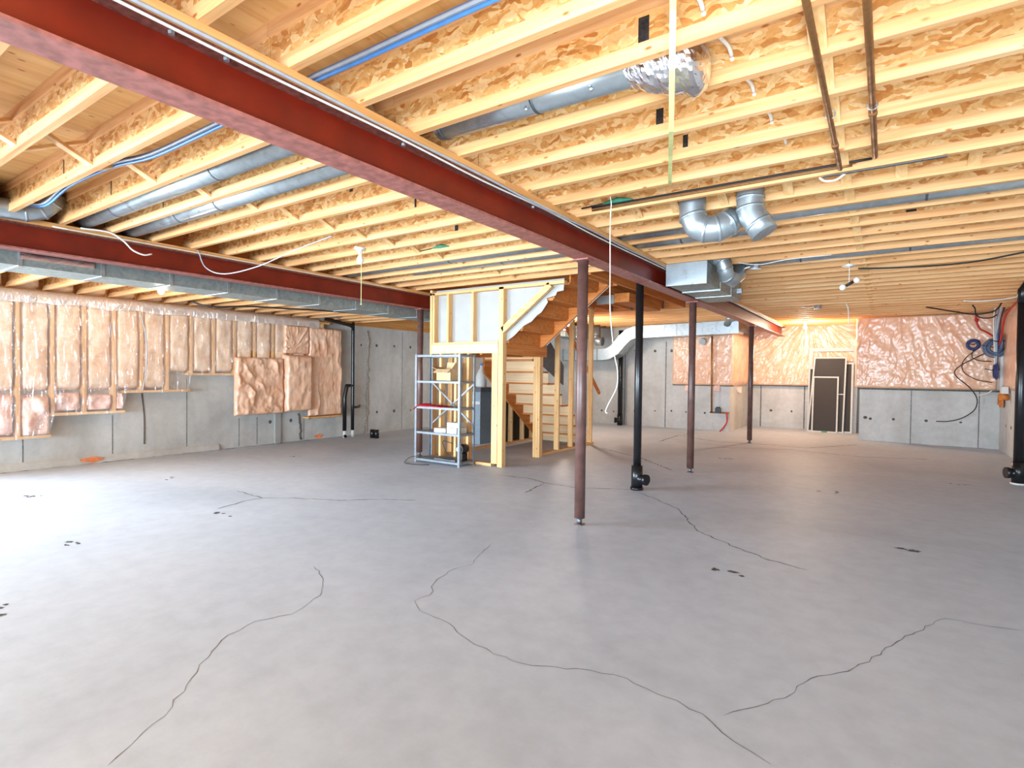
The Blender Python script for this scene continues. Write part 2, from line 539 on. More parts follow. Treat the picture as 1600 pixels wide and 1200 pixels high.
# closed well above the stairs
MB().box(-4.55, -4.5, 6.4, 7.3, ZF, 4.2).box(-3.25, -3.2, 6.4, 7.3, ZF, 4.2).box(-4.5, -3.25, 7.3, 7.35, ZF, 4.2).box(-4.5, -3.25, 6.35, 6.4, ZF, 4.2).box(-4.55, -3.2, 6.35, 7.35, 4.2, 4.25).build('stairwell_lining', 'drywall', ceil)

# cracks and stains of the slab, wall joints and tie holes
def crack(pts, w):
    P = []
    for (a, b) in zip(pts[:-1], pts[1:]):
        d = math.hypot(b[0] - a[0], b[1] - a[1])
        n = max(2, int(d / 0.05))
        for i in range(n):
            t = i / n
            j = 0.012 if 0 < i else 0.0
            P.append((a[0] + (b[0] - a[0]) * t + random.uniform(-j, j), a[1] + (b[1] - a[1]) * t + random.uniform(-j, j)))
    P.append(pts[-1])
    b = MB()
    n = len(P)
    for i, (x, y) in enumerate(P):
        q = P[min(i + 1, n - 1)]
        p = P[max(i - 1, 0)]
        dx, dy = q[0] - p[0], q[1] - p[1]
        L = math.hypot(dx, dy) or 1
        ww = w * random.uniform(0.35, 1.0) * (0.3 if i in (0, n - 1) else 1)
        for s in (-1, 1):
            b.v.append((x - dy / L * ww / 2 * s, y + dx / L * ww / 2 * s, 0.0008))
    for i in range(n - 1):
        b.f.append((2 * i, 2 * i + 1, 2 * i + 3, 2 * i + 2))
    b.build('crack', 'crack', fl)
for pts, w in (
    ([(-2.13, .74), (-2.26, .97), (-2.45, 1.16), (-2.68, 1.41), (-2.74, 1.62), (-2.66, 1.78), (-2.75, 2.03), (-2.95, 2.2), (-3.2, 2.31)], .005),
    ([(-2.53, 3.42), (-2.36, 3.0), (-2.4, 2.78), (-2.34, 2.58), (-2.23, 2.42), (-2.24, 2.3), (-2.12, 2.22), (-1.95, 2.21), (-1.7, 2.12), (-1.51, 2.08), (-1.31, 2.1), (-1.13, 2.2), (-.97, 2.25), (-.82, 2.23), (-.68, 2.22), (-.53, 2.16), (-.43, 2.09), (-.3, 2.04)], .0045),
    ([(-.5, 2.23), (-.41, 2.36), (-.32, 2.5), (-.25, 2.73), (-.15, 2.86), (-.04, 3.05), (.09, 3.41), (.3, 3.86), (.41, 3.86), (.63, 3.92)], .005),
    ([(-5.27, 2.73), (-5.38, 3.08), (-5.36, 3.24), (-5.1, 3.44), (-4.64, 3.65), (-4.32, 3.97), (-4.01, 4.13)], .02),
    ([(-5.36, 3.24), (-5.9, 3.27)], .018),
    ([(-2.28, 5.92), (-1.69, 5.44), (-1.31, 4.76), (-.94, 4.49), (-.68, 4.32), (-.43, 4.26)], .014),
    ([(-4.2, 5.8), (-3.7, 5.86), (-3.39, 5.74), (-2.99, 5.72), (-2.43, 6.02)], .022),
    ([(-3.31, 5.12), (-3.42, 5.72)], .02),
    ([(-4.25, 9.11), (-3.26, 8.45), (-2.46, 7.6)], .03),
    ([(-3.75, 10.74), (-3.81, 12.18), (-2.82, 11.51), (-1.89, 11.64), (-1.22, 11.59), (-.45, 12.82)], .04),
    ([(-3.6, 12.9), (-3.75, 12.3)], .04), ([(-2.6, 10.6), (-1.4, 11.1), (-.3, 10.9), (.6, 11.3)], .03)):
    crack(pts, w)
def blob(x, y, rx, ry, name='stain', mat='patch', parent=fl, z=.0012):
    b = MB()
    n = 15
    for i in range(n):
        a = 2 * math.pi * i / n
        k = random.uniform(.45, 1.1)
        b.v.append((x + rx * k * math.cos(a), y + ry * k * math.sin(a), z))
    b.f.append(tuple(range(n)))
    b.build(name, mat, parent)
for x, y in ((-5.12, 1.53), (.15, 5.2), (-.89, 3.88), (-7.19, 3.15), (-.53, 7.34), (-7.24, 1.88), (-5.02, 2.63), (-2.1, 9.21), (-4.01, .9), (-7.6, 5.13), (.8, 8.9)):
    for k in range(4):
        blob(x + random.uniform(-.12, .12), y + random.uniform(-.06, .06), random.uniform(.015, .05), random.uniform(.01, .03))

for i in range(70):
    yy = random.uniform(1.5, 6.6)
    blob(XL + .06 + random.uniform(0, .03), yy, random.uniform(.005, .02), random.uniform(.02, .09))
for i in range(30):
    blob(random.uniform(-.4, 1.7), YB - random.uniform(.005, .04), random.uniform(.02, .09), random.uniform(.005, .015))
def joint_x(parent, y, z0, z1, X, nx):
    MB().box(X, X + nx * .002, y - .006, y + .006, z0, z1).build('form_joint', 'crack', parent)
for y, z1 in ((2.28, .4), (3.28, .66), (4.3, 1.2), (5.16, .5), (5.49, .5), (6.44, .45), (8.01, 2.1), (9.02, 2.25), (10.2, 2.2)):
    joint_x(wl, y, 0.02, z1, XL, 1)
def joint_y(parent, x, z0, z1, Y, w=.008):
    MB().box(x - w, x + w, Y - .002, Y, z0, z1).build('form_joint', 'crack', parent)
for x in (-4.67, -5.78):
    joint_y(wb, x, 0, 2.2, YB, .012)
for x in (.42, 1.48):
    joint_y(wbr, x, 0, 1.12, YB)
for x in (-2.76, -1.73):
    joint_y(wn, x, 0, 1.1, YN, .015)
tie = MB().lathe([(.0, -.004), (.028, -.004), (.03, .002), (.0, .002)], seg=9).mesh('tie_hole', M['hole'])
def tie_at(parent, p, axis):
    o = link('tie_hole', tie, parent, p)
    o.rotation_euler = (math.pi / 2, 0, 0) if axis == 'y' else (0, math.pi / 2, 0)
    s = random.uniform(.75, 1.3)
    o.scale = (s, s * random.uniform(.8, 1.2), 1)
for x, z in ((-6.48, 1.98), (-6.12, 1.98), (-5.5, 1.98), (-4.96, 1.96), (-4.53, 1.96), (-6.44, .35), (-6.09, .34), (-5.49, .38), (-4.94, .41), (-4.51, .43), (-4.14, .42), (-3.68, .42)):
    tie_at(wb, (x, YB, z), 'y')
for x, z in ((-2.51, .44), (-2.02, .44)):
    tie_at(wn, (x, YN, z), 'y')
for x, z in ((-.36, .49), (-.27, .47), (.13, .48), (.67, .48), (1.21, .48)):
    tie_at(wbr, (x, YB, z), 'y')
for y, z in ((7.82, 1.9), (8.25, 1.91), (8.77, 1.92), (9.28, 1.92), (8.27, .45), (8.78, .45), (9.3, .44), (5.74, .4), (6.16, .4), (6.58, .43), (6.8, .43)):
    tie_at(wl, (XL, y, z), 'x')
for y in (12.2, 12.6, 13.1):
    tie_at(wr, (XR, y, .5), 'x')
# repaired vertical seam on the left wall, a rough ridge of parging
rb = MB()
pts = []
for i in range(22):
    z = 2.2 * i / 21 + .02
    pts.append((XL + .0, 8.0 + random.uniform(-.025, .025) + (.12 * (1 - z / .4) * -1 if z < .4 else 0), z))
rb.tube(pts, [random.uniform(.02, .045) for _ in pts], 6)
rb.build('seam_repair', 'parge', wl, True)
rb = MB()
rb.tube([(XL, 6.33 + random.uniform(-.02, .02) + .05 * i / 9, .52 - .5 * i / 9) for i in range(10)], .02, 6)
rb.build('seam_repair', 'hole', wl, True)
# low ledge of the footing along the left wall
MB().prism([(XL, 0), (XL + .05, 0), (XL + .03, .07), (XL, .1)], 'y', 1.36, 4.8).build('footing_ledge', 'wall', wl)
MB().box(XL, XL + .04, 5.82, 5.93, 0, .56).build('white_patch', 'drywall', wl)
for y in (3.02, 6.78):
    b = MB()
    n = 12
    for i in range(n):
        a = 2 * math.pi * i / n
        b.v.append((XL + (.052 if y < 4 else .003), y + .16 * random.uniform(.5, 1.1) * math.cos(a), .05 + .045 * random.uniform(.5, 1.1) * math.sin(a)))
    b.f.append(tuple(range(n)))
    b.build('paint_mark', 'orange', wl)

# ------------------------------------------------------------------ steel beams with their wooden plates
def beam(x, y0, y1, label):
    t = thing('steel_beam', label, 'beam', (x, y0, ZB))
    L = y1 - y0
    MB().box(-.078, .078, 0, L, 0, .014).build('bottom_flange', 'redfloorlit', t)
    MB().box(-.005, .005, 0, L, .014, .211).build('web', 'red', t)
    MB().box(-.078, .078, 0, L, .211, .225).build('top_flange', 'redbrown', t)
    return t
beam(-2.207, -1.2, 15.2, 'long rust-red steel beam crossing the picture over the row of posts')
beam(-6.17, -1.2, 11.5, 'shorter rust-red steel beam at left beside the flat trunk duct')
def plate(x, y0, y1, label):
    t = thing('beam_plate', label, 'lumber', (x, y0, ZB + .225))
    y = y0
    while y < y1 - .1:
        L = min(random.uniform(3.2, 4.2), y1 - y)
        MB().box(-.105, .105, y - y0, y - y0 + L - .002, 0, .04).build('plank', 'plate', t)
        y += L
plate(-2.207, -1.2, 15.2, 'orange wooden plate lying on top of the long red beam')
plate(-6.17, -1.2, 11.5, 'orange wooden plate lying on top of the left red beam')
# bolts under the long beam's top flange
bolt = MB().lathe([(0, -.012), (.012, -.012), (.012, 0), (0, 0)], seg=6).mesh('bolt', M['galv'])
lb = bpy.data.objects['steel_beam']
for y in (.55, .95, 1.15, 2.1, 3.4):
    link('bolt', bolt, lb, (.05, y + 1.2, .211))

# ------------------------------------------------------------------ I-joists
jm = {}
def ijoist(name, label, x0, x1, yfar, z, group, idx=0):
    L = round(x1 - x0, 3)
    if L not in jm:
        jm[L] = (MB().box(0, L, -.024, -.014, .062, .183).mesh('web', M['osb']),
                 MB().box(0, L, -.038, 0, 0, .062).mesh('bottom_flange', M['flange']),
                 MB().box(0, L, -.038, 0, .183, .245).mesh('top_flange', M['flange']))
    t = thing(name, label, 'joist', (x0, yfar, z), group)
    for n, me in zip(('web', 'bottom_flange', 'top_flange'), jm[L]):
        link(n, me, t)
    return t
rj = {}
for i, k in enumerate(range(-3, 33)):
    rj[k] = ijoist('floor_joist', '%s wooden I-joist from the front, right of the long red beam' % ORD[i], -2.255, XR + .05, Y0 + SP * k, ZJ, 'joists right of the long beam')
for i, k in enumerate(range(-4, 13)):
    rj[(1, k)] = ijoist('floor_joist', '%s wooden I-joist from the front, between the two red beams' % ORD[i], -6.25, -2.26, Y0 + SP * k, ZJ, 'joists between the beams')
for i, k in enumerate(range(24, 33)):
    ijoist('floor_joist', '%s wooden I-joist beyond the staircase, left of the long red beam' % ORD[i], -6.25, -2.26, Y0 + SP * k, ZJ, 'joists beyond the stairs')
for i, k in enumerate(range(33, 38)):
    ijoist('floor_joist', '%s wooden I-joist over the nook with the screens' % ORD[i], NX0, NX1, Y0 + SP * k, ZJ, 'joists over the nook')
for i, k in enumerate(range(-1, 17)):
    ijoist('floor_joist', '%s low wooden I-joist from the front, above the insulated left wall' % ORD[i], XL - .02, -6.9, Y0 + SP * k, 2.355, 'joists above the left wall')
# factory knock-outs and printed labels on webs
def knock(k, x, w, z0, z1):
    o = rj[k]
    MB().box(x - o.location.x, x - o.location.x + w, -.0255, -.0235, max(z0, .064), z1).build('knockout', 'ink', o)
for k, x, w, z0, z1 in ((0 + 1, -.86, .045, .06, .17), (3, -1.05, .04, .05, .15), (4, -1.02, .03, .05, .14), (8, .35, .06, .12, .16), (10, .1, .07, .05, .12), (12, -.55, .05, .07, .12), ((1, -1), -4.75, .014, .05, .17), ((1, 0), -5.0, .016, .05, .18), ((1, 1), -5.0, .014, .06, .16), ((1, 3), -3.55, .04, .15, .19), ((1, 4), -3.2, .02, .05, .16), ((1, 5), -3.0, .025, .06, .16), ((1, 6), -3.4, .04, .06, .14)):
    knock(k, x, w, z0, z1)

# diagonal bridging between joists
def strut(x, ya, za, yb, zb, label, group, w=.064):
    o = MB().bar((0, 0, 0), (0, yb - ya, zb - za), w, .019).build('bridging_strut', 'study')
    o.location = (x, ya, za)
    tag(o, label, 'brace', group)
for i, k in enumerate(range(-4, 12)):
    a, b = Y0 + SP * k, Y0 + SP * (k + 1) - .038
    strut(-4.22, a - .012, 2.8, b + .001, 2.63, 'bridging strut in the %s joist gap left of the long beam, sloping down away' % ORD[i], 'bridging left of the long beam')
    strut(-4.31, a - .001, 2.63, b + .012, 2.8, 'bridging strut in the %s joist gap left of the long beam, sloping up away' % ORD[i], 'bridging left of the long beam')
for i, k in enumerate(range(-2, 32)):
    a, b = Y0 + SP * k, Y0 + SP * (k + 1) - .038
    strut(-.25, a - .012, 2.8, b + .001, 2.63, 'bridging strut in the %s joist gap right of the long beam, sloping down away' % ORD[i], 'bridging right of the long beam')
    strut(-.34, a - .001, 2.63, b + .012, 2.8, 'bridging strut in the %s joist gap right of the long beam, sloping up away' % ORD[i], 'bridging right of the long beam')
a, b = Y0 + SP * 6, Y0 + SP * 7 - .038
for i, x in enumerate((-1.71, -1.4, -1.04, -.6, .05, .41, .8)):
    strut(x, a - .012, 2.8, b + .001, 2.63, '%s stub brace from the left in the joist gap of the hanging duct elbows' % ORD[i], 'braces in the elbow gap')

# ------------------------------------------------------------------ steel posts
def post(x, y, label):
    t = thing('steel_post', label, 'post', (x, y, 0))
    MB().tube([(0, 0, .06), (0, 0, 2.33)], .047, 20).build('tube', 'post', t, True)
    MB().box(-.075, .075, -.06, .06, 2.33, 2.339).build('top_plate', 'redfloorlit', t)
    MB().tube([(0, 0, 0), (0, 0, .062)], .022, 12).build('screw_jack', 'galvdark', t, True)
    MB().box(-.035, .035, -.035, .035, 0, .008).build('base_plate', 'post', t)
post(-2.225, 4.34, 'nearest brown steel post under the long red beam, in front of the stairs')
post(-2.21, 7.6, 'second brown steel post under the long red beam, right of the black pipe')
post(-2.24, 11.7, 'farthest brown steel post under the long red beam, before the orange nook')
post(-6.15, 6.39, 'brown steel post under the left beam, behind the metal shelf')

# ------------------------------------------------------------------ black drain pipes
def cleanout(t, sgn, r=.055, z=.13):
    MB().tube([(0, 0, .02), (0, 0, .28)], r * 1.18, 18).build('tee_fitting', 'abs', t, True)
    br = MB().tube([(0, 0, z), (sgn * .1, -.03, z)], r * .95, 16).build('branch', 'abs', t, True)
    MB().tube([(sgn * .095, -.0285, z), (sgn * .135, -.04, z)], r * 1.15, 12).build('screw_cap', 'abs', br, True)
t = thing('drain_pipe', 'slim black drain pipe standing between the two nearest steel posts', 'pipe', (-2.375, 6.07, 0))
MB().tube([(0, 0, 0), (0, 0, ZB + .2)], .045, 18).build('pipe', 'abs', t, True)
cleanout(t, 1)
MB().tube([(0, 0, -.0), (0, 0, .03)], .075, 18).build('floor_collar', 'abs', t, True)
t = thing('drain_pipe', 'thick black drain pipe at the right edge of the picture', 'pipe', (1.41, 9.37, 0))
MB().tube([(0, 0, 0), (0, 0, 2.42)], .06, 20).build('pipe', 'abs', t, True)
MB().tube([(0, 0, 2.3), (0, 0, 2.45), (.05, .02, 2.54), (.2, .06, 2.58)], .068, 18).build('elbow', 'abs', t, True)
cleanout(t, -1, .062, .14)
MB().tube([(0, 0, 0), (0, 0, .02)], .085, 18).build('floor_collar', 'white', t, True)
t = thing('drain_pipe', 'black drain pipe against the concrete back wall under the trunk duct', 'pipe', (-5.8, 13.55, 0))
MB().tube([(0, 0, 0), (0, 0, 2.5)], .062, 16).build('pipe', 'abs', t, True)
cleanout(t, -1, .062)
for z in (.95, 1.25):
    MB().tube([(0, 0, z), (0, 0, z + .03)], .07, 16).build('coupling', 'abs', t, True)
t = thing('drain_pipe', 'twin black pipes on the left wall with a horizontal run on top', 'pipe', (-9.0, 7.2, 0))
MB().tube(smooth_path([(0, .2, .14), (0, .2, 2.15), (0, .19, 2.23), (0, .12, 2.27), (0, -.1, 2.3), (0, -.55, 2.36)], 4), .035, 14).build('vent_run', 'abs', t, True)
MB().tube([(0, 0, .14), (0, 0, .82), (0, .05, 1.02), (0, .06, 1.06)], .04, 14).build('riser_pipe', 'abs', t, True)
MB().tube([(0, .04, 1.05), (0, .22, 1.05)], .03, 12).build('cross_link', 'abs', t, True)
for y in (0, .2):
    MB().tube([(0, y, 0), (0, y, .15)], .032, 12).build('foot', 'white', t, True)
MB().tube([(.06, -.02, .03), (.0, 0, .04)], .03, 10).build('cap', 'abs', t, True)
MB().tube([(-.2, .55, .62), (-.1, .45, .6), (0, .2, .6)], .022, 10).build('wall_branch', 'abs', t, True)
t = thing('pipe_stub', 'short black pipe stub rising from the floor by the left wall', 'pipe', (-8.5, 7.55, 0))
MB().tube([(-.07, 0, 0), (-.07, 0, .17)], .05, 14).build('stub', 'abs', t, True)
MB().tube([(.05, 0, 0), (.05, 0, .17)], .05, 14).build('stub', 'abs', t, True)
tag(MB().tube([(-9.0, 6.62, 2.34), (-9.0, 6.66, 2.42), (-8.93, 6.8, 2.44), (-8.8, 6.95, 2.43)], .07, 14).build('vent_elbow', 'galv', None, True), 'silver vent elbow at the end of the black run on the left wall', 'duct')

# ------------------------------------------------------------------ round ducts in the joist gaps
def duct(label, path, r=.078, seams=(), mat='galv', name='round_duct'):
    p0 = Vector(path[0])
    t = thing(name, label, 'duct', p0)
    P = [Vector(p) - p0 for p in path]
    body = MB().tube(P, r, 20).build('pipe', mat, t, True)
    for s in seams:
        # a crimped joint ring at fraction s of a straight run
        a = P[0].lerp(P[-1], s)
        d = (P[-1] - P[0]).normalized()
        MB().tube([a - d * .008, a + d * .008], r * 1.03, 20).build('joint_ring', 'galvdark', body, True)
    return t
d = duct('big silver round duct with a foil-wrapped end, near the camera', [(-2.08, 2.31, 2.71), (-.93, 2.31, 2.69)], .082, (.03, .55))
for x in (.6, .95):
    MB().ball((x, -.05, -.085), .012, 8, 5).build('screw', 'galv', d)
fo = MB()
nu, nv = 44, 48
for i in range(nu):
    u = i / (nu - 1)
    for k in range(nv):
        a = 2 * math.pi * k / nv
        r = (.085 + .085 * math.sin(min(1, u * 1.5) * math.pi / 2)) * (1 if u < .85 else max(.02, 1 - ((u - .85) / .15) ** 2 * .9))
        q = Vector((u * .38 * 14, math.cos(a) * 1.5, math.sin(a) * 1.5))
        dv = noise.voronoi(q)[0]
        nn = dv[1] - dv[0]
        dv2 = noise.voronoi(q * 2.1)[0]
        r *= .9 + .16 * min(nn, 1) + .08 * min(dv2[1] - dv2[0], 1)
        fo.v.append((u * .38, r * math.cos(a) * .85, r * math.sin(a) * .75 - .07 * u))
for i in range(nu - 1):
    for k in range(nv):
        fo.f.append((i * nv + k, i * nv + (k + 1) % nv, (i + 1) * nv + (k + 1) % nv, (i + 1) * nv + k))
fo.f.append(tuple((nu - 1) * nv + k for k in range(nv)))
fob = fo.build('foil_wrap', 'foil', d)
fob.location = (1.08, 0, -.02)
duct('first silver duct between the joists left of the long beam', [(-6.2, 1.96, 2.7), (-2.3, 1.96, 2.7)], .076, (.2, .62))
duct('second silver duct between the joists left of the long beam', [(-6.2, 2.33, 2.69), (-2.3, 2.33, 2.69)], .076, (.28, .45))
duct('third silver duct left of the long beam, beyond the bare bulb', [(-6.2, 4.91, 2.69), (-2.3, 4.91, 2.69)], .076, (.5,))
duct('fourth silver duct left of the long beam, just before the stairs', [(-5.2, 5.28, 2.69), (-2.3, 5.28, 2.69)], .076, (.5,))
duct('long silver duct passing behind the two hanging elbows', [(-2.15, 4.91, 2.68), (XR, 4.91, 2.68)], .078, (.3, .6))
duct('short silver duct beside the beam, behind the left hanging elbow', [(-2.15, 5.28, 2.68), (-.9, 5.28, 2.68)], .078, (.4,))
duct('silver duct running right from the elbow above the box plenum', [(-1.45, 6.76, 2.665), (XR, 6.76, 2.69)], .078, (.2, .5))
def elbow(label, pts, r, joints):
    t = thing('duct_elbow', label, 'duct', pts[0])
    P = [Vector(p) - Vector(pts[0]) for p in pts]
    body = MB().tube(P, r, 22).build('pipe', 'galv', t, True)
    for j in joints:
        a = P[j]
        dd = (P[min(j + 1, len(P) - 1)] - P[j - 1]).normalized()
        MB().tube([a - dd * .01, a + dd * .01], r * 1.04, 22).build('joint_ring', 'galv', body, True)
    return t
elbow('left of two galvanized elbows hanging from the joists', [(-1.24, 4.2, 2.82), (-1.24, 4.2, 2.6), (-1.235, 4.2, 2.53), (-1.2, 4.2, 2.46), (-1.14, 4.21, 2.425), (-1.06, 4.23, 2.425), (-1.0, 4.26, 2.46), (-.97, 4.3, 2.5)], .098, (2, 4, 5, 6))
elbow('right of two galvanized elbows hanging from the joists', [(-.83, 4.2, 2.82), (-.83, 4.2, 2.6), (-.83, 4.2, 2.53), (-.815, 4.2, 2.48), (-.77, 4.2, 2.41), (-.73, 4.2, 2.34)], .092, (1, 2, 4))
elbow('galvanized elbow beside the box plenum under the joists', [(-2.12, 6.38, 2.68), (-1.72, 6.38, 2.68), (-1.6, 6.38, 2.66), (-1.53, 6.38, 2.6), (-1.51, 6.38, 2.52), (-1.5, 6.42, 2.45), (-1.46, 6.55, 2.43), (-1.44, 6.7, 2.5), (-1.45, 6.76, 2.62)], .085, (1, 2, 3, 4, 5))
elbow('lower silver corner elbow on the left beam, at the picture edge', [(-6.02, .4, 2.64), (-6.02, 1.3, 2.64), (-6.0, 1.5, 2.645), (-5.97, 1.6, 2.68), (-5.94, 1.66, 2.75), (-5.93, 1.68, 2.82)], .085, (1, 2, 3, 4))
elbow('upper silver corner elbow above the left beam, at the picture edge', [(-5.7, .6, 2.68), (-5.78, 1.0, 2.7), (-5.84, 1.15, 2.72), (-5.9, 1.2, 2.74), (-5.9, 1.22, 2.755)], .09, (1, 2, 3))

# box plenum beside the long beam
t = thing('box_plenum', 'rectangular galvanized box duct beside the long red beam', 'duct', (-2.09, 6.15, 2.355))
MB().box(0, .44, 0, .6, 0, .232).build('front_section', 'galvdull', t)
MB().box(.0, .44, .604, 1.72, -.004, .235).build('rear_section', 'galvdull', t)
for y in (.0, .6, 1.15):
    MB().box(-.006, .446, y - .008, y + .008, -.012, .236).build('seam_rib', 'galv', t)
MB().box(.03, .41, -.006, 0, .03, .205).build('end_cap', 'galv', t)

# trunk duct with an offset along the back wall
def rect_sweep(path, w, h):
    """flat duct swept in the x-z plane, w deep in y"""
    b = MB()
    n = len(path)
    for i, (x, z) in enumerate(path):
        q, p = path[min(i + 1, n - 1)], path[max(i - 1, 0)]
        dx, dz = q[0] - p[0], q[1] - p[1]
        L = math.hypot(dx, dz)
        nx, nz = -dz / L, dx / L
        for sgn, y in ((-1, 0), (-1, w), (1, w), (1, 0)):
            b.v.append((x + nx * h / 2 * sgn, y, z + nz * h / 2 * sgn))
    for i in range(n - 1):
        for k in range(4):
            b.f.append((4 * i + k, 4 * i + (k + 1) % 4, 4 * i + 4 + (k + 1) % 4, 4 * i + 4 + k))
    b.f += [(0, 1, 2, 3), (4 * n - 1, 4 * n - 2, 4 * n - 3, 4 * n - 4)]
    return b
t = thing('trunk_duct', 'long galvanized trunk duct with a raised bend along the back wall', 'duct', (0, 12.95, 0))
rect_sweep([(-7.6, 1.85), (-6.05, 1.85), (-5.9, 1.87), (-5.72, 1.97), (-5.52, 2.2), (-5.36, 2.34), (-5.2, 2.39), (-5.05, 2.395), (-2.75, 2.44)], .5, .29).build('casing', 'galv', t)
for x in (-7.2, -6.85, -6.5, -6.2):
    MB().box(x - .012, x + .012, -.008, .5, 1.7, 2.0).build('seam_rib', 'galvdark', t)
for x in (-5.05, -4.75, -4.45, -4.15, -3.85, -3.55, -3.25, -2.95):
    z = 2.395 + (x + 5.05) * .0196
    MB().box(x - .012, x + .012, -.008, .5, z - .15, z + .15).build('seam_rib', 'galv', t)
elbow('small galvanized elbow tucked above the low part of the trunk duct', [(-6.2, 12.9, 2.55), (-6.2, 12.9, 2.35), (-6.17, 12.85, 2.24), (-6.1, 12.8, 2.18), (-5.98, 12.8, 2.17)], .11, (1, 2, 3))
elbow('round takeoff elbow on the far end of the trunk duct', [(-3.0, 13.0, 2.5), (-2.95, 12.9, 2.62), (-2.75, 12.85, 2.66), (-2.4, 12.85, 2.62)], .09, (1, 2))

# flat trunk duct beside the left beam
t = thing('trunk_duct', 'flat grey trunk duct running along the left red beam', 'duct', (-6.85, 0, 2.235))
MB().box(0, .5, -.6, 12.8, 0, .3).build('casing', 'galvdull', t)
y = .3
while y < 12.5:
    MB().box(-.004, .506, y, y + .03, -.006, .3).build('seam_rib', 'galv', t)
    y += .62
MB().box(.4, .515, 1.55, 2.1, .06, .14).build('tape_patch', 'foil', t)

# ------------------------------------------------------------------ cables along the long beam's plate
def cable(name, label, pts, r, mat, cat='cable', group=None, n=6, seg=7):
    P = smooth_path(pts, n)
    p0 = P[0].copy()
    o = MB().tube([p - p0 for p in P], r, seg).build(name, mat, None, True)
    o.location = p0
    return tag(o, label, cat, group)
def plate_run(off, z, mat, r, label, y0=-1.0, y1=14.8):
    pts = []
    y = y0
    while y < y1:
        pts.append((-2.117 + off + random.uniform(-.006, .006), y, z + random.uniform(-.012, .008)))
        y += .75
    cable('plate_cable', label, pts, r, mat, group='cables along the long beam', n=4)
plate_run(.0, 2.59, 'cblue', .007, 'blue cable in the bundle along the long red beam', y1=3.2)
plate_run(.004, 2.576, 'cwhite', .007, 'uppermost white cable in the bundle along the long red beam')
plate_run(.010, 2.560, 'cgrey', .008, 'grey cable in the bundle along the long red beam')
plate_run(-.002, 2.545, 'cwhite', .006, 'lowest white cable in the bundle along the long red beam')
cable('plate_cable', 'thin white cable lying along the left red beam', [(-6.055, y, 2.575 - .004 * (int(y * 3) % 2)) for y in (1.7, 2.4, 3.1, 3.9, 4.8, 6.0)], .006, 'cwhite')
cable('loose_wire', 'loose white wire end curling off the left red beam', [(-6.05, 1.9, 2.6), (-6.0, 2.1, 2.6), (-5.96, 2.2, 2.54), (-5.93, 2.27, 2.46), (-5.92, 2.36, 2.43), (-5.92, 2.43, 2.45)], .008, 'cwhite')
# bundle through the near joist gap
def bundle(dz, dy, mat, label):
    cable('bundle_cable', label, [(.8, 1.62 + dy, 2.68 + dz), (-.2, 1.62 + dy, 2.66 + dz), (-1.2, 1.6 + dy, 2.67 + dz), (-1.9, 1.6 + dy, 2.675 + dz), (-2.25, 1.6 + dy, 2.68 + dz), (-3.03, 1.58 + dy, 2.66 + dz), (-3.8, 1.57 + dy, 2.655 + dz), (-4.3, 1.53 + dy, 2.68 + dz), (-4.9, 1.48 + dy, 2.65 + dz), (-5.45, 1.5 + dy, 2.61 + dz), (-5.8, 1.5 + dy, 2.66 + dz), (-6.0, 1.48 + dy, 2.72 + dz)], .009, mat, group='cables in the near joist gap', n=5)
bundle(0, 0, 'cblue', 'lower blue cable of the bundle crossing the near joist gap')
bundle(.018, .012, 'cwhite', 'white cable of the bundle crossing the near joist gap')
bundle(.012, -.016, 'cgrey', 'grey cable of the bundle crossing the near joist gap')
bundle(.03, .0, 'cblue', 'upper blue cable of the bundle crossing the near joist gap')
# cable stitched through holes in the right joists
for k in range(0, 5):
    yf = Y0 + SP * k
    x = -.62 + .02 * k
    cable('stitched_cable', 'short white cable piece in the %s joist gap right of the foil wrap' % ORD[k], [(x, yf - .03, 2.7), (x + .01, yf + .12, 2.7), (x + .02, yf + .27, 2.72), (x + .02, yf + SP - .034, 2.71)], .009, 'cwhite', group='cable stitched through the joists')
cable('joist_cable', 'dark cable stapled along the joist behind the copper pipe ends', [(x, 3.62 + SP - .05, 2.645) for x in (-1.95, -1.2, -.5, -.1)], .008, 'cblack')
cable('joist_cable', 'orange cable stapled along the joist behind the yellow strap', [(x, 3.62 + SP - .046, 2.626) for x in (-1.95, -1.2, -.5, -.2)], .007, 'copper')
cable('joist_cable', 'black cable looping under the far joists at right', [(-.3, 7.55, 2.6), (.2, 7.5, 2.56), (.7, 7.5, 2.56), (1.2, 7.3, 2.6), (1.7, 7.1, 2.64)], .009, 'cblack')
cable('joist_cable', 'white cable running along the joist to the box beside the plenum', [(-1.4, 6.5, 2.6), (-1.2, 6.62, 2.58), (-.9, 6.58, 2.6), (-.5, 6.58, 2.603)], .005, 'cwhite')
cable('drooping_wire', 'grey wire drooping from the joists over the left red beam', [(-4.32, 3.3, 2.6), (-4.75, 3.2, 2.5), (-5.3, 3.15, 2.39), (-5.75, 3.05, 2.34), (-6.0, 2.98, 2.42), (-6.06, 2.93, 2.6)], .006, 'cgrey')
for x, y, nm in ((-1.72, 3.92, 'right of the long beam'), (-3.9, 4.36, 'left of the long beam')):
    t = thing('wire_splice', 'green taped wire splice on the joists %s' % nm, 'wire', (x, y - .02, 2.65))
    MB().tube([(-.12, 0, 0), (0, 0, .01), (.12, 0, -.005)], [.006, .022, .006], 8).build('tape', 'green', t, True)
    MB().tube([(-.3, 0, -.01), (-.1, 0, 0)], .006, 6).build('lead', 'cblack', t, True)

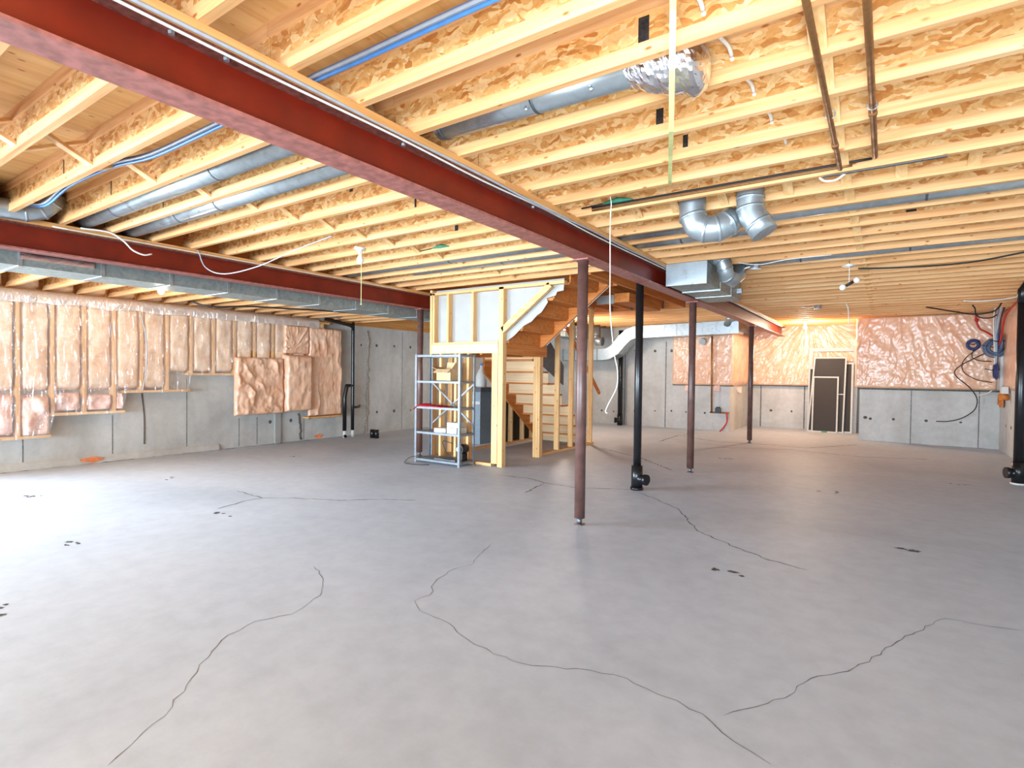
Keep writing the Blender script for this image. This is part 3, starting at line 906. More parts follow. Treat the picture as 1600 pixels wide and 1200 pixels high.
# ------------------------------------------------------------------ copper pipes, strap, cords
t = thing('copper_pipe', 'left brown copper pipe hanging under the near joists', 'pipe', (-.245, 1.2, 2.585))
MB().tube([(0, 0, 0), (-.005, 1.3, 0), (-.01, 2.62, -.01)], .013, 12).build('pipe', 'copper', t, True)
MB().tube([(-.01, 2.2, -.008), (-.01, 2.24, -.008)], .018, 12).build('coupling', 'copper', t, True)
t = thing('copper_pipe', 'right olive-brown copper pipe hanging under the near joists', 'pipe', (-.08, 1.2, 2.585))
MB().tube([(0, 0, 0), (0, 2.54, 0)], .014, 12).build('pipe', 'copper', t, True)
MB().tube([(0, 1.9, 0), (0, 1.935, 0)], .019, 12).build('coupling', 'copper', t, True)
for x in (-.25, -.08):
    b = MB().torus((x, 3.05, 2.592), .02, .003, 'y', 12, 5)
    tag(b.build('pipe_clip', 'galv', None, True), 'small wire clip around the %s copper pipe' % ('left' if x < -.2 else 'right'), 'clip')
t = thing('perforated_strap', 'perforated steel strap under the joist by the copper pipe ends', 'strap', (-.36, 3.99, 2.6))
MB().box(0, .62, -.012, .012, -.004, 0).build('band', 'galvdark', t)
for i in range(9):
    MB().lathe([(0, -.0055), (.007, -.0055), (.007, -.004), (0, -.004)], (.03 + i * .068, 0, 0), 8).build('punch_hole', 'hole', t)
st = [(-.64, 1.9, 2.6), (-.69, 2.05, 2.48), (-.84, 2.5, 2.45), (-1.0, 2.97, 2.53), (-1.18, 3.5, 2.58), (-1.22, 3.63, 2.605)]
b = MB()
for i in range(len(st) - 1):
    b.bar(st[i], st[i + 1], .022, .003)
b.bar((-.6, 1.78, 2.61), (-.64, 1.9, 2.6), .022, .003)
tag(b.build('webbing_strap', 'strap'), 'pale yellow-green strap slung under the near joists', 'strap')
cable('hanging_cord', 'long white cord hanging from the joists beside the nearest post', [(-1.665, 3.642, 2.64), (-1.675, 3.68, 2.61), (-1.69, 3.73, 2.58), (-1.7, 3.74, 2.45), (-1.695, 3.74, 2.1), (-1.69, 3.74, 1.8), (-1.655, 3.74, 1.5), (-1.625, 3.74, 1.36), (-1.63, 3.74, 1.24), (-1.69, 3.74, 1.12), (-1.715, 3.74, 1.06), (-1.7, 3.74, 1.045)], .0036, 'cwhite')
cable('hanging_cord', 'short white wire end dangling under the far joists by the nook', [(-.6, 11.02, 2.606), (-.57, 11.02, 2.5), (-.56, 11.02, 2.35), (-.55, 11.02, 2.25)], .009, 'cwhite')
cable('hanging_cord', 'small white cable loop under the joist right of the hanging elbows', [(-.38, 4.0, 2.6), (-.35, 4.0, 2.575), (-.29, 4.0, 2.57), (-.24, 4.0, 2.6)], .007, 'cwhite')

# ------------------------------------------------------------------ lamps
def bulb_lamp(label, x, y, z, lit, drop=0.0, chain=0.0):
    t = thing('bulb_lamp', label, 'lamp', (x, y, z))
    MB().lathe([(.0, 0), (.062, 0), (.065, -.012), (.05, -.026), (.028, -.034), (.022, -.07), (0, -.07)], seg=18).build('socket', 'white', t, True)
    MB().lathe([(.0, -.175), (.02, -.172), (.034, -.15), (.036, -.135), (.03, -.112), (.017, -.085), (.014, -.065), (0, -.065)], seg=16).build('bulb', 'lit' if lit else 'glass', t, True)
    if chain:
        pc = MB().tube([(.02, .0, -.03), (.02, 0, -.03 - chain)], .003, 5).build('pull_cord', 'strap', t)
        MB().ball((.02, 0, -.03 - chain), .008, 8, 5).build('pull_knob', 'strap', pc)
    return t
bulb_lamp('unlit white bulb with a pull cord hanging before the left beam', -4.46, 3.75, 2.6, False, chain=.55)
lw = bulb_lamp('lit bare bulb in front of the insulated left wall', -7.47, 3.17, 2.44, True)
MB().box(-.05, .05, 0, .064, 0, .03).build('mount_block', 'stud', lw)
bulb_lamp('lit bare bulb with a pull cord in the nook near the screens', -1.55, 14.0, 2.6, True, chain=.85)
bulb_light('left_wall_bulb_light', (-7.47, 3.17, 2.2), 14, (1.0, 0.82, 0.6))
bulb_light('nook_bulb_light', (-1.55, 13.95, 2.36), 64, (1.0, 0.83, 0.63), .05)
bulb_lamp('lit bare bulb hidden behind the stairs on the amber joists', -6.0, 11.0, 2.6, True)
bulb_light('stair_bulb_light', (-6.0, 10.95, 2.36), 78, (1.0, 0.88, 0.74), .16)
t = thing('bulb_lamp', 'unlit twin socket lamp dangling below a white ceiling base', 'lamp', (-.36, 7.0, 2.6))
MB().lathe([(0, 0), (.055, 0), (.055, -.04), (0, -.04)], seg=12).build('box', 'steelbox', t)
MB().lathe([(0, -.04), (.07, -.04), (.075, -.055), (.05, -.07), (0, -.07)], seg=18).build('base', 'white', t, True)
MB().tube([(0, 0, -.06), (0, 0, -.24)], .003, 5).build('cord', 'cwhite', t)
MB().tube([(-.03, 0, -.27), (.04, 0, -.23)], .016, 10).build('adapter', 'cblack', t, True)
MB().ball((-.06, 0, -.285), .032, 12, 8).build('bulb', 'glass', t, True)
MB().ball((.07, 0, -.215), .03, 12, 8).build('bulb', 'glass', t, True)
def jbox(label, x, y, z, w=.1, lead=True):
    t = thing('junction_box', label, 'box', (x, y, z))
    MB().lathe([(0, 0), (w * .55, 0), (w * .55, -.045), (0, -.045)], seg=8).build('box', 'steelbox', t)
    MB().lathe([(0, -.045), (w * .7, -.045), (w * .7, -.052), (0, -.058)], seg=16).build('cover', 'white', t, True)
    if lead:
        MB().tube(smooth_path([(-.05, 0, -.02), (-.15, 0, -.035), (-.26, 0, .0)], 5), .008, 6).build('lead', 'cwhite', t, True)
jbox('round steel junction box with white lead, right of the box plenum', -1.26, 6.7, 2.6)
jbox('far steel junction box on the joists before the nook bulb', -1.04, 11.1, 2.6)
for i, (x, y) in enumerate(((-1.65, 7.25), (-1.65, 7.62))):
    tag(MB().box(x, x + .06, y, y + .07, 2.45 - .03 * i, 2.51 - .03 * i).build('damper_bracket', 'steelbox'), '%s small steel bracket on the side of the box plenum' % ('front' if i == 0 else 'rear'), 'bracket')

# ------------------------------------------------------------------ left wall: studs, batts, film
wall = thing('stud_wall', 'stepped wooden stud frame holding the insulation on the left wall', 'frame', (XL, 0, 0))
def low(y):
    return .42 if y < 2.5 else (.70 if y < 3.35 else (.985 if y < 4.25 else 1.245))
studs = [1.5 + .35 * i for i in range(16)]
for y in studs:
    MB().box(.005, .155, y - .019, y + .019, low(y - .02) + .03, 2.25).build('stud', 'stud', wall)
for ya, yb in ((1.4, 2.53), (2.5, 3.38), (3.35, 4.28), (4.25, 6.9)):
    z = low((ya + yb) / 2)
    MB().box(.005, .16, ya, yb, z, z + .035).build('bottom_plate', 'study', wall)
MB().box(.005, .16, 1.4, 6.9, 2.25, 2.29).build('top_plate', 'study', wall)
def puff(u0, u1, z0, z1, d, nu, nv, seed, amp=.018, fn=None):
    """closed pillow in (u, z) bulging along +normal, returned as lists"""
    V, F = [], []
    for i in range(nu + 1):
        for k in range(nv + 1):
            a, c = i / nu, k / nv
            e = min(1.0, (min(a, 1 - a) * nu / 1.2) ** .4) * min(1.0, (min(c, 1 - c) * nv / 1.2) ** .4)
            p = Vector((a * (u1 - u0) * 7 + seed * 9.1, c * (z1 - z0) * 5, seed))
            h = d * e + amp * noise.noise(p) * e + amp * .5 * noise.noise(p * 3) * e
            if fn:
                h += fn(a, c) * e
            V.append((u0 + (u1 - u0) * a, z0 + (z1 - z0) * c, max(h, .002)))
    n = len(V)
    ring = [i * (nv + 1) for i in range(nu + 1)] + [nu * (nv + 1) + k for k in range(1, nv + 1)] + [i * (nv + 1) + nv for i in range(nu - 1, -1, -1)] + [k for k in range(nv - 1, 0, -1)]
    for i in range(nu):
        for k in range(nv):
            q = i * (nv + 1) + k
            F.append((q, q + nv + 1, q + nv + 2, q + 1))
    for q in ring:
        V.append((V[q][0], V[q][1], 0))
    m = len(ring)
    for j in range(m):
        F.append((ring[j], ring[(j + 1) % m], n + (j + 1) % m, n + j))
    F.append(tuple(n + j for j in range(m)))
    return V, F
def puff_x(name, mat, X, *a, parent=None, **k):
    V, F = puff(*a, **k)
    b = MB()
    b.v = [(X + h, u, z) for u, z, h in V]
    b.f = F
    return b.build(name, mat, parent, True)
def puff_y(name, mat, Y, *a, parent=None, **k):
    V, F = puff(*a, **k)
    b = MB()
    b.v = [(u, Y - h, z) for u, z, h in V]
    b.f = F
    return b.build(name, mat, parent, True)
for i in range(14):
    y0, y1 = studs[i] + .021, studs[i + 1] - .021
    z0 = max(low(y0), low(y1)) + .04
    if i in (1, 2, 3, 4, 5):
        z0 = 1.03
    o = puff_x('insulation_batt', 'batt', XL + .006, y0, y1, z0, 2.24, .15, 10, 22, i + 1, .03)
    tag(o, 'peach fibreglass batt between studs, %s from the left on the insulated wall' % ORD[i], 'insulation', 'batts between the left wall studs')
for i, (y0, y1, z0, z1, dd, nm) in enumerate(((1.872, 2.178, .46, 1.0, .13, 'torn pink insulation slumped at the far left below the batts'), (2.222, 2.528, .43, .98, .2, 'large pale pink insulation wad bulging past the lowest step'), (2.572, 2.878, .745, 1.0, .14, 'flat pink insulation scrap over the second step'), (2.922, 3.228, .745, .97, .17, 'crumpled pink insulation roll on the second step'), (3.272, 3.36, .745, 1.0, .16, 'narrow pink insulation tuft at the end of the second step'))):
    o = puff_x('insulation_wad', 'pink', XL + .01, y0, y1, z0, z1, dd, 10, 12, i + 30, .08)
    tag(o, nm, 'insulation')
# clear film over the batts
b = MB()
ny, nz = 70, 26
for i in range(ny + 1):
    for k in range(nz + 1):
        y = 1.4 + (5.88 - 1.4) * i / ny
        zl = low(y) if y < 4.96 else 1.67
        z = zl + (2.3 - zl) * k / nz
        e = .012 * noise.noise(Vector((y * 4, z * 2.2, 3))) + .01 * noise.noise(Vector((y * 11 + z * 5, z * 6, 8)))
        b.v.append((XL + .215 + e, y, z))
for i in range(ny):
    for k in range(nz):
        q = i * (nz + 1) + k
        b.f.append((q, q + nz + 1, q + nz + 2, q + 1))
t = tag(b.build('poly_film', 'film', None, True), 'clear glossy plastic film stretched over the batts on the left wall', 'plastic sheet')
# milky flap folded down along the top
b = MB()
for i in range(ny + 1):
    y = 1.4 + (6.6 - 1.4) * i / ny
    w = .012 * noise.noise(Vector((y * 5, 0, 2)))
    zb = 2.165 + .025 * noise.noise(Vector((y * 3, 5, 2)))
    b.v += [(XL + .15, y, 2.33), (XL + .235 + w, y, 2.31), (XL + .245 + w * 1.6, y, 2.24), (XL + .235 + w, y, zb)]
for i in range(ny):
    for k in range(3):
        q = i * 4 + k
        b.f.append((q, q + 4, q + 5, q + 1))
tag(b.build('poly_flap', 'filmw', None, True), 'milky plastic flap hanging along the top of the left wall', 'plastic sheet')
cable('film_fold', 'white taped fold running down the film on the left wall', [(XL + .235, 3.55, 2.15), (XL + .24, 3.62, 1.8), (XL + .24, 3.63, 1.4), (XL + .235, 3.58, 1.02)], .008, 'cgrey', 'tape')
cable('wall_stain', 'brown drip stripe below the taped fold on the left concrete wall', [(XL + .004, 3.66, .97), (XL + .004, 3.69, .6), (XL + .004, 3.69, .2)], .01, 'hole', 'stain')
for i in range(14):
    y0 = Y0 + SP * i - .0
    o = puff_x('rim_insulation', 'batt', XL + .0, y0 + .01, y0 + SP - .075, 2.36, 2.58, .14, 6, 6, 60 + i, .04)
    tag(o, 'peach insulation stuffed in the %s joist pocket above the left wall' % ORD[i], 'insulation', 'insulation in the left joist pockets')
cable('joist_cable', 'black cable under the low joists above the left wall', [(-8.4, 3.95, 2.33), (-8.2, 4.15, 2.26), (-8.0, 4.6, 2.3), (-7.7, 5.1, 2.3), (-7.4, 5.6, 2.3), (-7.2, 6.3, 2.3)], .014, 'cblack')

# poly-faced blankets
def wr(fan=None, f=26.0, amp=.022, seed=1, diag=.6):
    """creases: ridges of varying pitch that fade in and out"""
    def fn(a, c):
        wob = noise.noise(Vector((a * 3, c * 3, seed)))
        if fan:
            ang = math.atan2(c - fan[1], (a - fan[0]) * 1.5)
            ph = ang * f
            run = math.hypot((a - fan[0]) * 1.5, c - fan[1])
        else:
            ph = (a + diag * c) * f
            run = c - diag * a
        ph += 3.0 * wob + 1.3 * noise.noise(Vector((a * 9, c * 9, seed + 2)))
        m = max(0.0, .25 + noise.noise(Vector((ph * .22, run * 3.2, seed + 4))))
        m2 = max(0.0, .1 + noise.noise(Vector((ph * .5, run * 5.0, seed + 9))))
        r1 = (1 - abs(math.sin(ph * .5))) ** 2
        r2 = (1 - abs(math.sin(ph * 1.3 + 1))) ** 2
        return amp * (m * r1 * 1.6 + m2 * r2 * .9)
    return fn
o = puff_x('insulation_blanket', 'blanket', XL + .165, 4.98, 5.86, .56, 1.56, .08, 50, 50, 41, .03, fn=wr(None, 20, .05, 2, .9))
tag(o, 'creased poly-wrapped insulation blanket, left of the white wall strip', 'insulation')
o = puff_x('insulation_blanket', 'blanket', XL + .165, 5.87, 6.4, .58, 1.63, .17, 26, 36, 42, .02, fn=wr(None, 9, .02, 3, .2))
tag(o, 'boxy poly-wrapped insulation bundle above the white wall strip', 'insulation')
o = puff_x('insulation_blanket', 'blanket', XL + .165, 6.41, 7.15, .47, 2.17, .06, 50, 66, 43, .02, fn=wr(None, 26, .025, 5, .08))
tag(o, 'poly-faced insulation blanket hanging left of the twin black pipes', 'insulation')
tag(MB().box(XL + .01, XL + .2, 6.4, 7.25, .43, .46).build('support_board', 'plate'), 'grey-brown board edge under the blanket by the black pipes', 'lumber')
o = puff_x('insulation_blanket', 'blanket', XL + .165, 5.9, 6.4, 1.65, 2.17, .05, 40, 36, 44, .01, fn=wr((.35, .1), 24, .03, 6))
tag(o, 'upper poly-faced insulation piece above the boxy insulation bundle', 'insulation')

# back wall blankets
o = puff_y('insulation_blanket', 'blanket', YB - .004, -4.48, -3.02, 1.1, 2.36, .1, 70, 60, 51, .012, fn=wr(None, 44, .022, 7, -.25))
tag(o, 'shiny poly-faced insulation blanket on the back wall, left of the nook corner', 'insulation')
o = puff_x('insulation_blanket', 'blanket', NX0 + .004, YB + .01, 15.6, 1.08, 2.45, .08, 20, 20, 52, .012, fn=wr(None, 8, .012, 8, .1))
tag(o, 'smooth poly-faced insulation on the nook side wall behind the farthest post', 'insulation')
o = puff_y('insulation_blanket', 'blanket', YN - .004, -3.0, -.5, 1.1, 2.7, .14, 130, 80, 53, .012, fn=wr((.55, 1.15), 44, .03, 9))
tag(o, 'wrinkled poly-faced insulation fanning out below the nook bulb', 'insulation')
o = puff_y('insulation_blanket', 'blanket', YB - .004, -.56, 1.72, 1.12, 2.6, .16, 130, 80, 54, .012, fn=wr((.3, 1.9), 70, .022, 10))
tag(o, 'wide wrinkled poly-faced insulation on the back wall right of the screens', 'insulation')
V, F = puff(9.0, 13.75, 1.14, 2.6, .03, 40, 16, 55, .006, wr(None, 8, .006, 4, .1))
b = MB()
b.v = [(XR - .004 - h, u, z) for u, z, h in V]
b.f = F
tag(b.build('insulation_blanket', 'blanket', None, True), 'flat beige poly-faced insulation on the right wall behind the cables', 'insulation')
for x0, x1, y, nm in ((-.5, XR, YB - .03, 'grey ledge strip under the wide back wall insulation'), (-3.0, -.5, YN - .03, 'grey ledge strip under the nook insulation'), (-4.48, -3.02, YB - .03, 'thin batten under the insulation left of the nook corner')):
    tag(MB().box(x0, x1, y, y + .028, 1.085, 1.115).build('ledge_strip', 'hole'), nm, 'batten')
for i, (x, y, z) in enumerate(((-4.1, YB - .02, 1.04), (-3.4, YB - .02, 1.05), (NX0 + .02, 14.6, 1.0))):
    o = puff_y('insulation_tuft', 'pink', y, x - .08, x + .08, z - .1, z + .06, .05, 6, 6, 70 + i, .03)
    tag(o, 'small pink tuft hanging below the insulation, %s' % ('leftmost' if i == 0 else 'beside the thin gas pipe' if i == 1 else 'at the farthest post'), 'insulation')
# gas line with regulator on the back wall
t = thing('gas_pipe', 'thin brown pipe with small valve on the insulated back wall', 'pipe', (-3.49, 13.6, 0))
MB().tube([(0, 0, 2.35), (.01, .05, .45)], .02, 10).build('pipe', 'copper', t, True)
MB().tube([(-.03, .06, .45), (.4, .08, .45)], .02, 8).build('cross_pipe', 'copper', t, True)
MB().box(.1, .22, .0, .1, .44, .56).build('valve_body', 'abs', t)
MB().lathe([(0, .56), (.05, .56), (.05, .59), (0, .59)], (.16, .05, 0), 10).build('valve_cap', 'abs', t)
MB().tube(smooth_path([(.36, .06, .45), (.37, .04, .25), (.3, .02, .1), (.22, .0, .01)], 5), .018, 8).build('hose', 'cred', t, True)
lamp_disc = MB().tube([(-3.72, 13.6, 2.16), (-3.72, 13.68, 2.18)], .08, 18)
tag(lamp_disc.build('wall_vent', 'galv', None, True), 'round shiny vent cap on the insulation left of the thin brown pipe', 'vent')

# ------------------------------------------------------------------ screens leaning in the nook
def screen(name, label, x0, x1, h, yb, yt, w, lean=0.0, bar=None, mesh=True, dx=0.0):
    t = thing(name, label, 'screen' if mesh else 'frame', (0, yb, 0))
    rot = math.atan2(yt - yb, h)
    def P(x, z):
        return (x + dx * z / h, math.sin(rot) * z, math.cos(rot) * z)
    b = (x0, x1)
    for nm, p, q in (('stile', P(x0 + w / 2, 0), P(x0 + w / 2 + lean, h)), ('stile', P(x1 - w / 2, 0), P(x1 - w / 2 - lean, h)), ('rail', P(x0, w / 2), P(x1, w / 2)), ('rail', P(x0 + lean, h - w / 2), P(x1 - lean, h - w / 2))):
        MB().bar(p, q, w if nm == 'stile' else .02, .02 if nm == 'stile' else w, (0, 1, 0) if nm == 'stile' else (0, 0, 1)).build(nm, 'frame', t)
    if bar:
        MB().bar(P(x0 + w, bar), P(x1 - w, bar), .018, w * .7).build('rail', 'frame', t)
    if mesh:
        b = MB()
        for (x, z) in ((x0 + w * .6, w * .6), (x1 - w * .6, w * .6), (x1 - w * .6 - lean, h - w * .6), (x0 + w * .6 + lean, h - w * .6)):
            p = P(x, z)
            b.v += [p]
        b.v += [(p[0], p[1] + .004, p[2]) for p in list(b.v)]
        b.f = [(0, 1, 2, 3), (7, 6, 5, 4), (0, 4, 5, 1), (1, 5, 6, 2), (2, 6, 7, 3), (3, 7, 4, 0)]
        b.build('mesh', 'mesh', t)
    return t
screen('door_frame', 'tallest white door frame leaning behind the screens in the nook', -1.62, -.58, 2.06, 15.45, 15.6, .085, mesh=False)
screen('window_screen', 'white-framed screen peeking out leftmost behind the others', -1.62, -1.0, 1.58, 15.37, 15.53, .04)
screen('window_screen', 'brown-edged screen between the door frame and the tall screen', -1.2, -.66, 1.7, 15.3, 15.47, .04)
screen('window_screen', 'tall dark screen with white frame and middle rail, leaning in the nook', -1.6, -.83, 1.83, 15.23, 15.41, .032, bar=.93, dx=.07, lean=.04)
s = screen('window_screen', 'front small dark screen with thin white frame, leaning in the nook', -1.5, -.95, 1.36, 15.15, 15.32, .032)
MB().box(-1.28, -1.16, -.02, 0, .0, .03).build('green_label', 'green', s)

# ------------------------------------------------------------------ electrical cluster in the right corner
tag(MB().box(XR - .075, XR - .032, 13.3, 13.68, 1.14, 2.0).build('panel_board', 'panelgrey'), 'grey cable panel on the right corner wall below the coils', 'panel')
tag(MB().box(XR - .06, XR - .03, 13.2, 13.42, .82, 1.13).box(XR - .09, XR - .06, 13.25, 13.37, .86, 1.05).build('backing_board', 'amber'), 'small amber wood backing board under the grey cable panel', 'board')
tag(MB().tube([(XR - .03, 12.75, 1.02), (XR - .14, 12.72, 1.02)], .055, 12).build('meter_stub', 'amber', None, True), 'round amber stub beside the wooden backing board', 'fitting')
tag(MB().box(XR - .12, XR - .035, 12.7, 12.9, 1.08, 1.2).build('conduit_fitting', 'white'), 'white plastic cap on the right wall above the amber stub', 'fitting')
def coil(label, c, R, mat, axis, n=4):
    t = thing('cable_coil', label, 'cable', c)
    for i in range(n):
        rr = R * (1 - .09 * i)
        o = (.012 * i if axis == 'y' else 0)
        MB().torus((random.uniform(-.01, .01) - (.015 * (i % 3) if axis == 'x' else 0), -.015 * (i % 3) if axis == 'y' else random.uniform(-.01, .01), random.uniform(-.01, .01)), rr, .014, axis, 22, 6).build('loop', mat, t, True)
    for k in range(2):
        a = .7 + k * 2.2
        MB().tube([(0, -.02, 0), (R * 1.15 * math.cos(a), -.04, R * 1.15 * math.sin(a))], .008, 6).build('tie', 'cblack', t, True)
    return t
coil('large slate-blue coiled cable on the right corner wall', (1.62, 13.28, 1.91), .17, 'cslate', 'y', 7)
coil('second slate-blue coil tucked behind the large coil', (1.7, 13.2, 2.0), .16, 'cslate', 'x', 5)
coil('small navy cable coil hanging on the back wall insulation', (1.34, 13.5, 1.98), .1, 'cnavy', 'y', 5)
coil('navy bundle of looped cable on the grey panel', (1.66, 13.34, 1.48), .15, 'cnavy', 'x', 6)
for i, (mat, nm, dx, dz) in enumerate((('cgrey', 'thick grey', 0, .0), ('cgrey', 'thin grey', -.04, .02), ('cwhite', 'white', -.08, 0), ('cslate', 'slate', .03, .0), ('cred', 'red', .06, .02))):
    cable('riser_cable', '%s cable dropping from the joists to the corner coils' % nm, [(1.66 + dx, 12.9 + .05 * i, 2.64), (1.64 + dx * .8, 13.05 + .04 * i, 2.45), (1.63 + dx * .5, 13.2, 2.2), (1.64 + dx * .4, 13.25, 1.95), (1.65 + dx * .3, 13.3, 1.6)], .022 if i in (0, 3) else .011, mat, group='cables in the right corner')
cable('riser_cable', 'bright red cable arching over the small navy coil', [(1.36, 13.45, 2.56), (1.37, 13.45, 2.42), (1.42, 13.45, 2.28), (1.52, 13.4, 2.2), (1.62, 13.3, 2.1)], .016, 'cred')
cable('riser_cable', 'red cable slanting from the joists toward the black pipe', [(1.7, 11.2, 2.62), (1.68, 11.9, 2.55), (1.66, 12.6, 2.4), (1.66, 12.9, 2.1), (1.66, 13.1, 1.95)], .014, 'cred')
tag(MB().ball((1.37, 13.44, 2.44), .035, 10, 6).build('wire_nut', 'cred', None, True), 'red connector blob on the arching red cable', 'connector')
cable('joist_cable', 'black cable swagging under the joists above the corner coils', [(.55, 12.2, 2.6), (.9, 12.3, 2.52), (1.2, 12.4, 2.46), (1.35, 12.4, 2.46), (1.5, 12.3, 2.5), (1.56, 12.2, 2.61)], .012, 'cblack')
cable('joist_cable', 'black cable looping from the joists above the small navy coil', [(1.2, 12.35, 2.61), (1.24, 12.4, 2.55), (1.25, 12.4, 2.46), (1.33, 12.5, 2.4), (1.5, 12.8, 2.42), (1.62, 13.1, 2.5)], .011, 'cblack')
cable('joist_cable', 'white cable along the joists left of the thick black pipe', [(1.0, 11.5, 2.6), (1.2, 11.5, 2.58), (1.45, 11.4, 2.58), (1.7, 11.3, 2.61)], .012, 'cwhite')
cable('loop_cable', 'black cable curving down the back wall to a tie hole', [(1.52, 13.58, 1.82), (1.36, 13.56, 1.72), (1.18, 13.56, 1.6), (1.08, 13.56, 1.48), (1.12, 13.57, 1.36), (1.3, 13.6, 1.18), (1.42, 13.62, .98), (1.42, 13.64, .8), (1.35, 13.66, .68), (1.2, 13.7, .56), (1.0, 13.74, .49), (.83, 13.78, .48)], .009, 'cblack')
cable('loop_cable', 'second thin black cable looping back to the grey panel', [(1.4, 13.5, 1.9), (1.25, 13.5, 1.75), (1.18, 13.5, 1.6), (1.22, 13.5, 1.45), (1.4, 13.5, 1.32), (1.62, 13.5, 1.27)], .008, 'cblack')
cable('loop_cable', 'small dark cable loop between the coils and the panel', [(1.34, 13.45, 1.88), (1.32, 13.45, 1.75), (1.42, 13.45, 1.68), (1.6, 13.45, 1.66)], .008, 'cblack')
cable('loop_cable', 'white cable end sticking out below the grey panel', [(1.64, 13.6, 1.12), (1.55, 13.62, 1.05), (1.42, 13.66, 1.02), (1.32, 13.68, 1.04)], .01, 'cwhite')

# ------------------------------------------------------------------ staircase enclosure
# front framed wall with white sheet behind the studs
t = thing('stud_wall', 'framed stair wall with white sheet panels above the metal shelf', 'wall frame', (0, 6.3, 0))
for x0, x1, z0, z1 in ((-5.86, -5.82, 0, 2.6), (-5.81, -5.77, 1.79, 2.55), (-5.52, -5.48, 1.79, 2.52), (-5.05, -5.01, 1.79, 2.52), (-4.55, -4.47, 0, 2.55), (-4.66, -4.56, .04, 1.62), (-5.66, -5.62, .04, 1.62), (-5.36, -5.32, .04, 1.62), (-5.12, -5.08, .04, 1.62)):
    MB().box(x0, x1, 0, .089, z0, z1).build('stud', 'stud', t)
MB().box(-5.81, -4.56, -.0, .089, 1.752, 1.79).build('middle_plate', 'studx', t)
MB().box(-5.82, -4.56, .0, .038, 1.62, 1.75).build('header', 'cream', t)
MB().box(-5.86, -3.5, .0, .089, 2.52, 2.558).build('top_plate', 'studx', t)
MB().box(-5.7, -4.66, 0, .089, 0, .038).build('bottom_plate', 'studx', t)
b = MB()
b.prism([(-5.84, 1.79), (-4.47, 1.79), (-4.35, 1.86), (-4.18, 2.0), (-4.06, 2.05), (-3.97, 2.13), (-3.9, 2.17), (-3.8, 2.3), (-3.82, 2.36), (-3.68, 2.38), (-3.66, 2.43), (-3.56, 2.44), (-3.55, 2.6), (-5.84, 2.6)], 'y', .091, .1)
b.build('white_sheet', 'drywall', t)
MB().bar((-4.49, .03, 1.94), (-3.72, .03, 2.52), .06, .085, (0, 0, 1)).build('raking_plate', 'studx', t)
# landing platform
t = thing('stair_landing', 'wooden stair landing platform between the two flights', 'landing', (0, 6.39, 0))
MB().box(-5.82, -4.47, 0, 1.12, 1.745, 1.765).build('deck', 'amberx', t)
MB().box(-4.51, -4.47, .0, 1.12, 1.6, 1.745).build('header', 'amber', t)
MB().box(-5.82, -4.51, 1.08, 1.12, 1.6, 1.745).build('header', 'amberx', t)
MB().box(-5.82, -5.78, 0, 1.08, 1.6, 1.745).build('header', 'amber', t)
for x in (-5.4, -4.95):
    MB().box(x, x + .04, 0, 1.08, 1.6, 1.745).build('platform_joist', 'amber', t)
MB().box(-4.66, -4.58, 1.03, 1.12, 0, 1.6).build('corner_post', 'stud', t)
MB().box(-4.575, -4.537, 1.03, 1.12, 0, 1.6).build('corner_post', 'stud', t)
# lower flight: rises toward the camera to the landing
NR, RISE, RUN = 9, 1.765 / 9, .245
t = thing('staircase', 'lower wooden stair flight seen from behind, cream riser boards stacked', 'stairs', (0, 7.53, 0))
for i in range(NR - 0):
    y = RUN * i
    zt = 1.765 - RISE * i
    MB().box(-5.72, -4.74, y, y + .018, zt - RISE - .03, zt - .028).build('riser', 'cream', t)
    if i:
        MB().box(-5.72, -4.74, y - RUN - .03 + .0, y + .0, zt - .028, zt).build('tread', 'amberx', t)
def stringer(x):
    L = RUN * (NR - 1)
    s = RISE / RUN
    b = MB().prism([(0, 1.765 - .03), (L + .2, 1.765 - .03 - (L + .2) * s + .0), (L + .2, 0), (L - .12, 0), (0, 1.765 - .42)], 'x', x, x + .04)
    return b
stringer(-5.76).build('stringer', 'amber', t)
MB().prism([(.2, 2.13), (.98, 1.48), (.98, 1.14), (.2, 1.5)], 'x', -4.735, -4.715).build('skirt', 'slate', t)
# upper flight: rises to the right
t = thing('staircase', 'upper wooden stair flight rising right, underside in view', 'stairs', (-4.47, 6.42, 1.765))
for i in range(5):
    x = RUN * i
    MB().box(x, x + .018, 0, .86, RISE * i, RISE * (i + 1) - .028).build('riser', 'amberx', t)
    MB().box(x - .03, x + RUN, 0, .86, RISE * (i + 1) - .028, RISE * (i + 1)).build('tread', 'amberx', t)
s = RISE / RUN
MB().prism([(0, .04), (0, -.02), (.06, -.02), (1.2, -.02 + 1.14 * s), (1.2, 1.2 * s + .1), (1.1, 1.1 * s + .2), (.0, .2)], 'y', .86, .9).build('stringer', 'amberx', t)
MB().prism([(.1, .0), (1.18, 1.08 * s), (1.18, 1.08 * s + .03), (.1, .04)], 'y', .9, .905).build('trim_strip', 'drywall', t)
# stud wall right of the lower flight
t = thing('stud_wall', 'open row of studs right of the lower stair flight', 'wall frame', (-4.7, 0, 0))
for y, z1 in ((8.18, 2.1), (8.68, 2.5), (9.45, 2.6)):
    MB().box(0, .089, y - .019, y + .019, .038, z1).build('stud', 'stud', t)
MB().box(0, .089, 7.55, 9.55, 0, .038).build('bottom_plate', 'study', t)
MB().box(.0, .089, 8.6, 9.55, 2.56, 2.6).build('top_plate', 'study', t)
tag(MB().bar((-4.82, 8.69, 2.26), (-4.82, 10.2, .95), .04, .06).build('handrail', 'amber'), 'dark amber sloping rail behind the stair studs', 'rail')
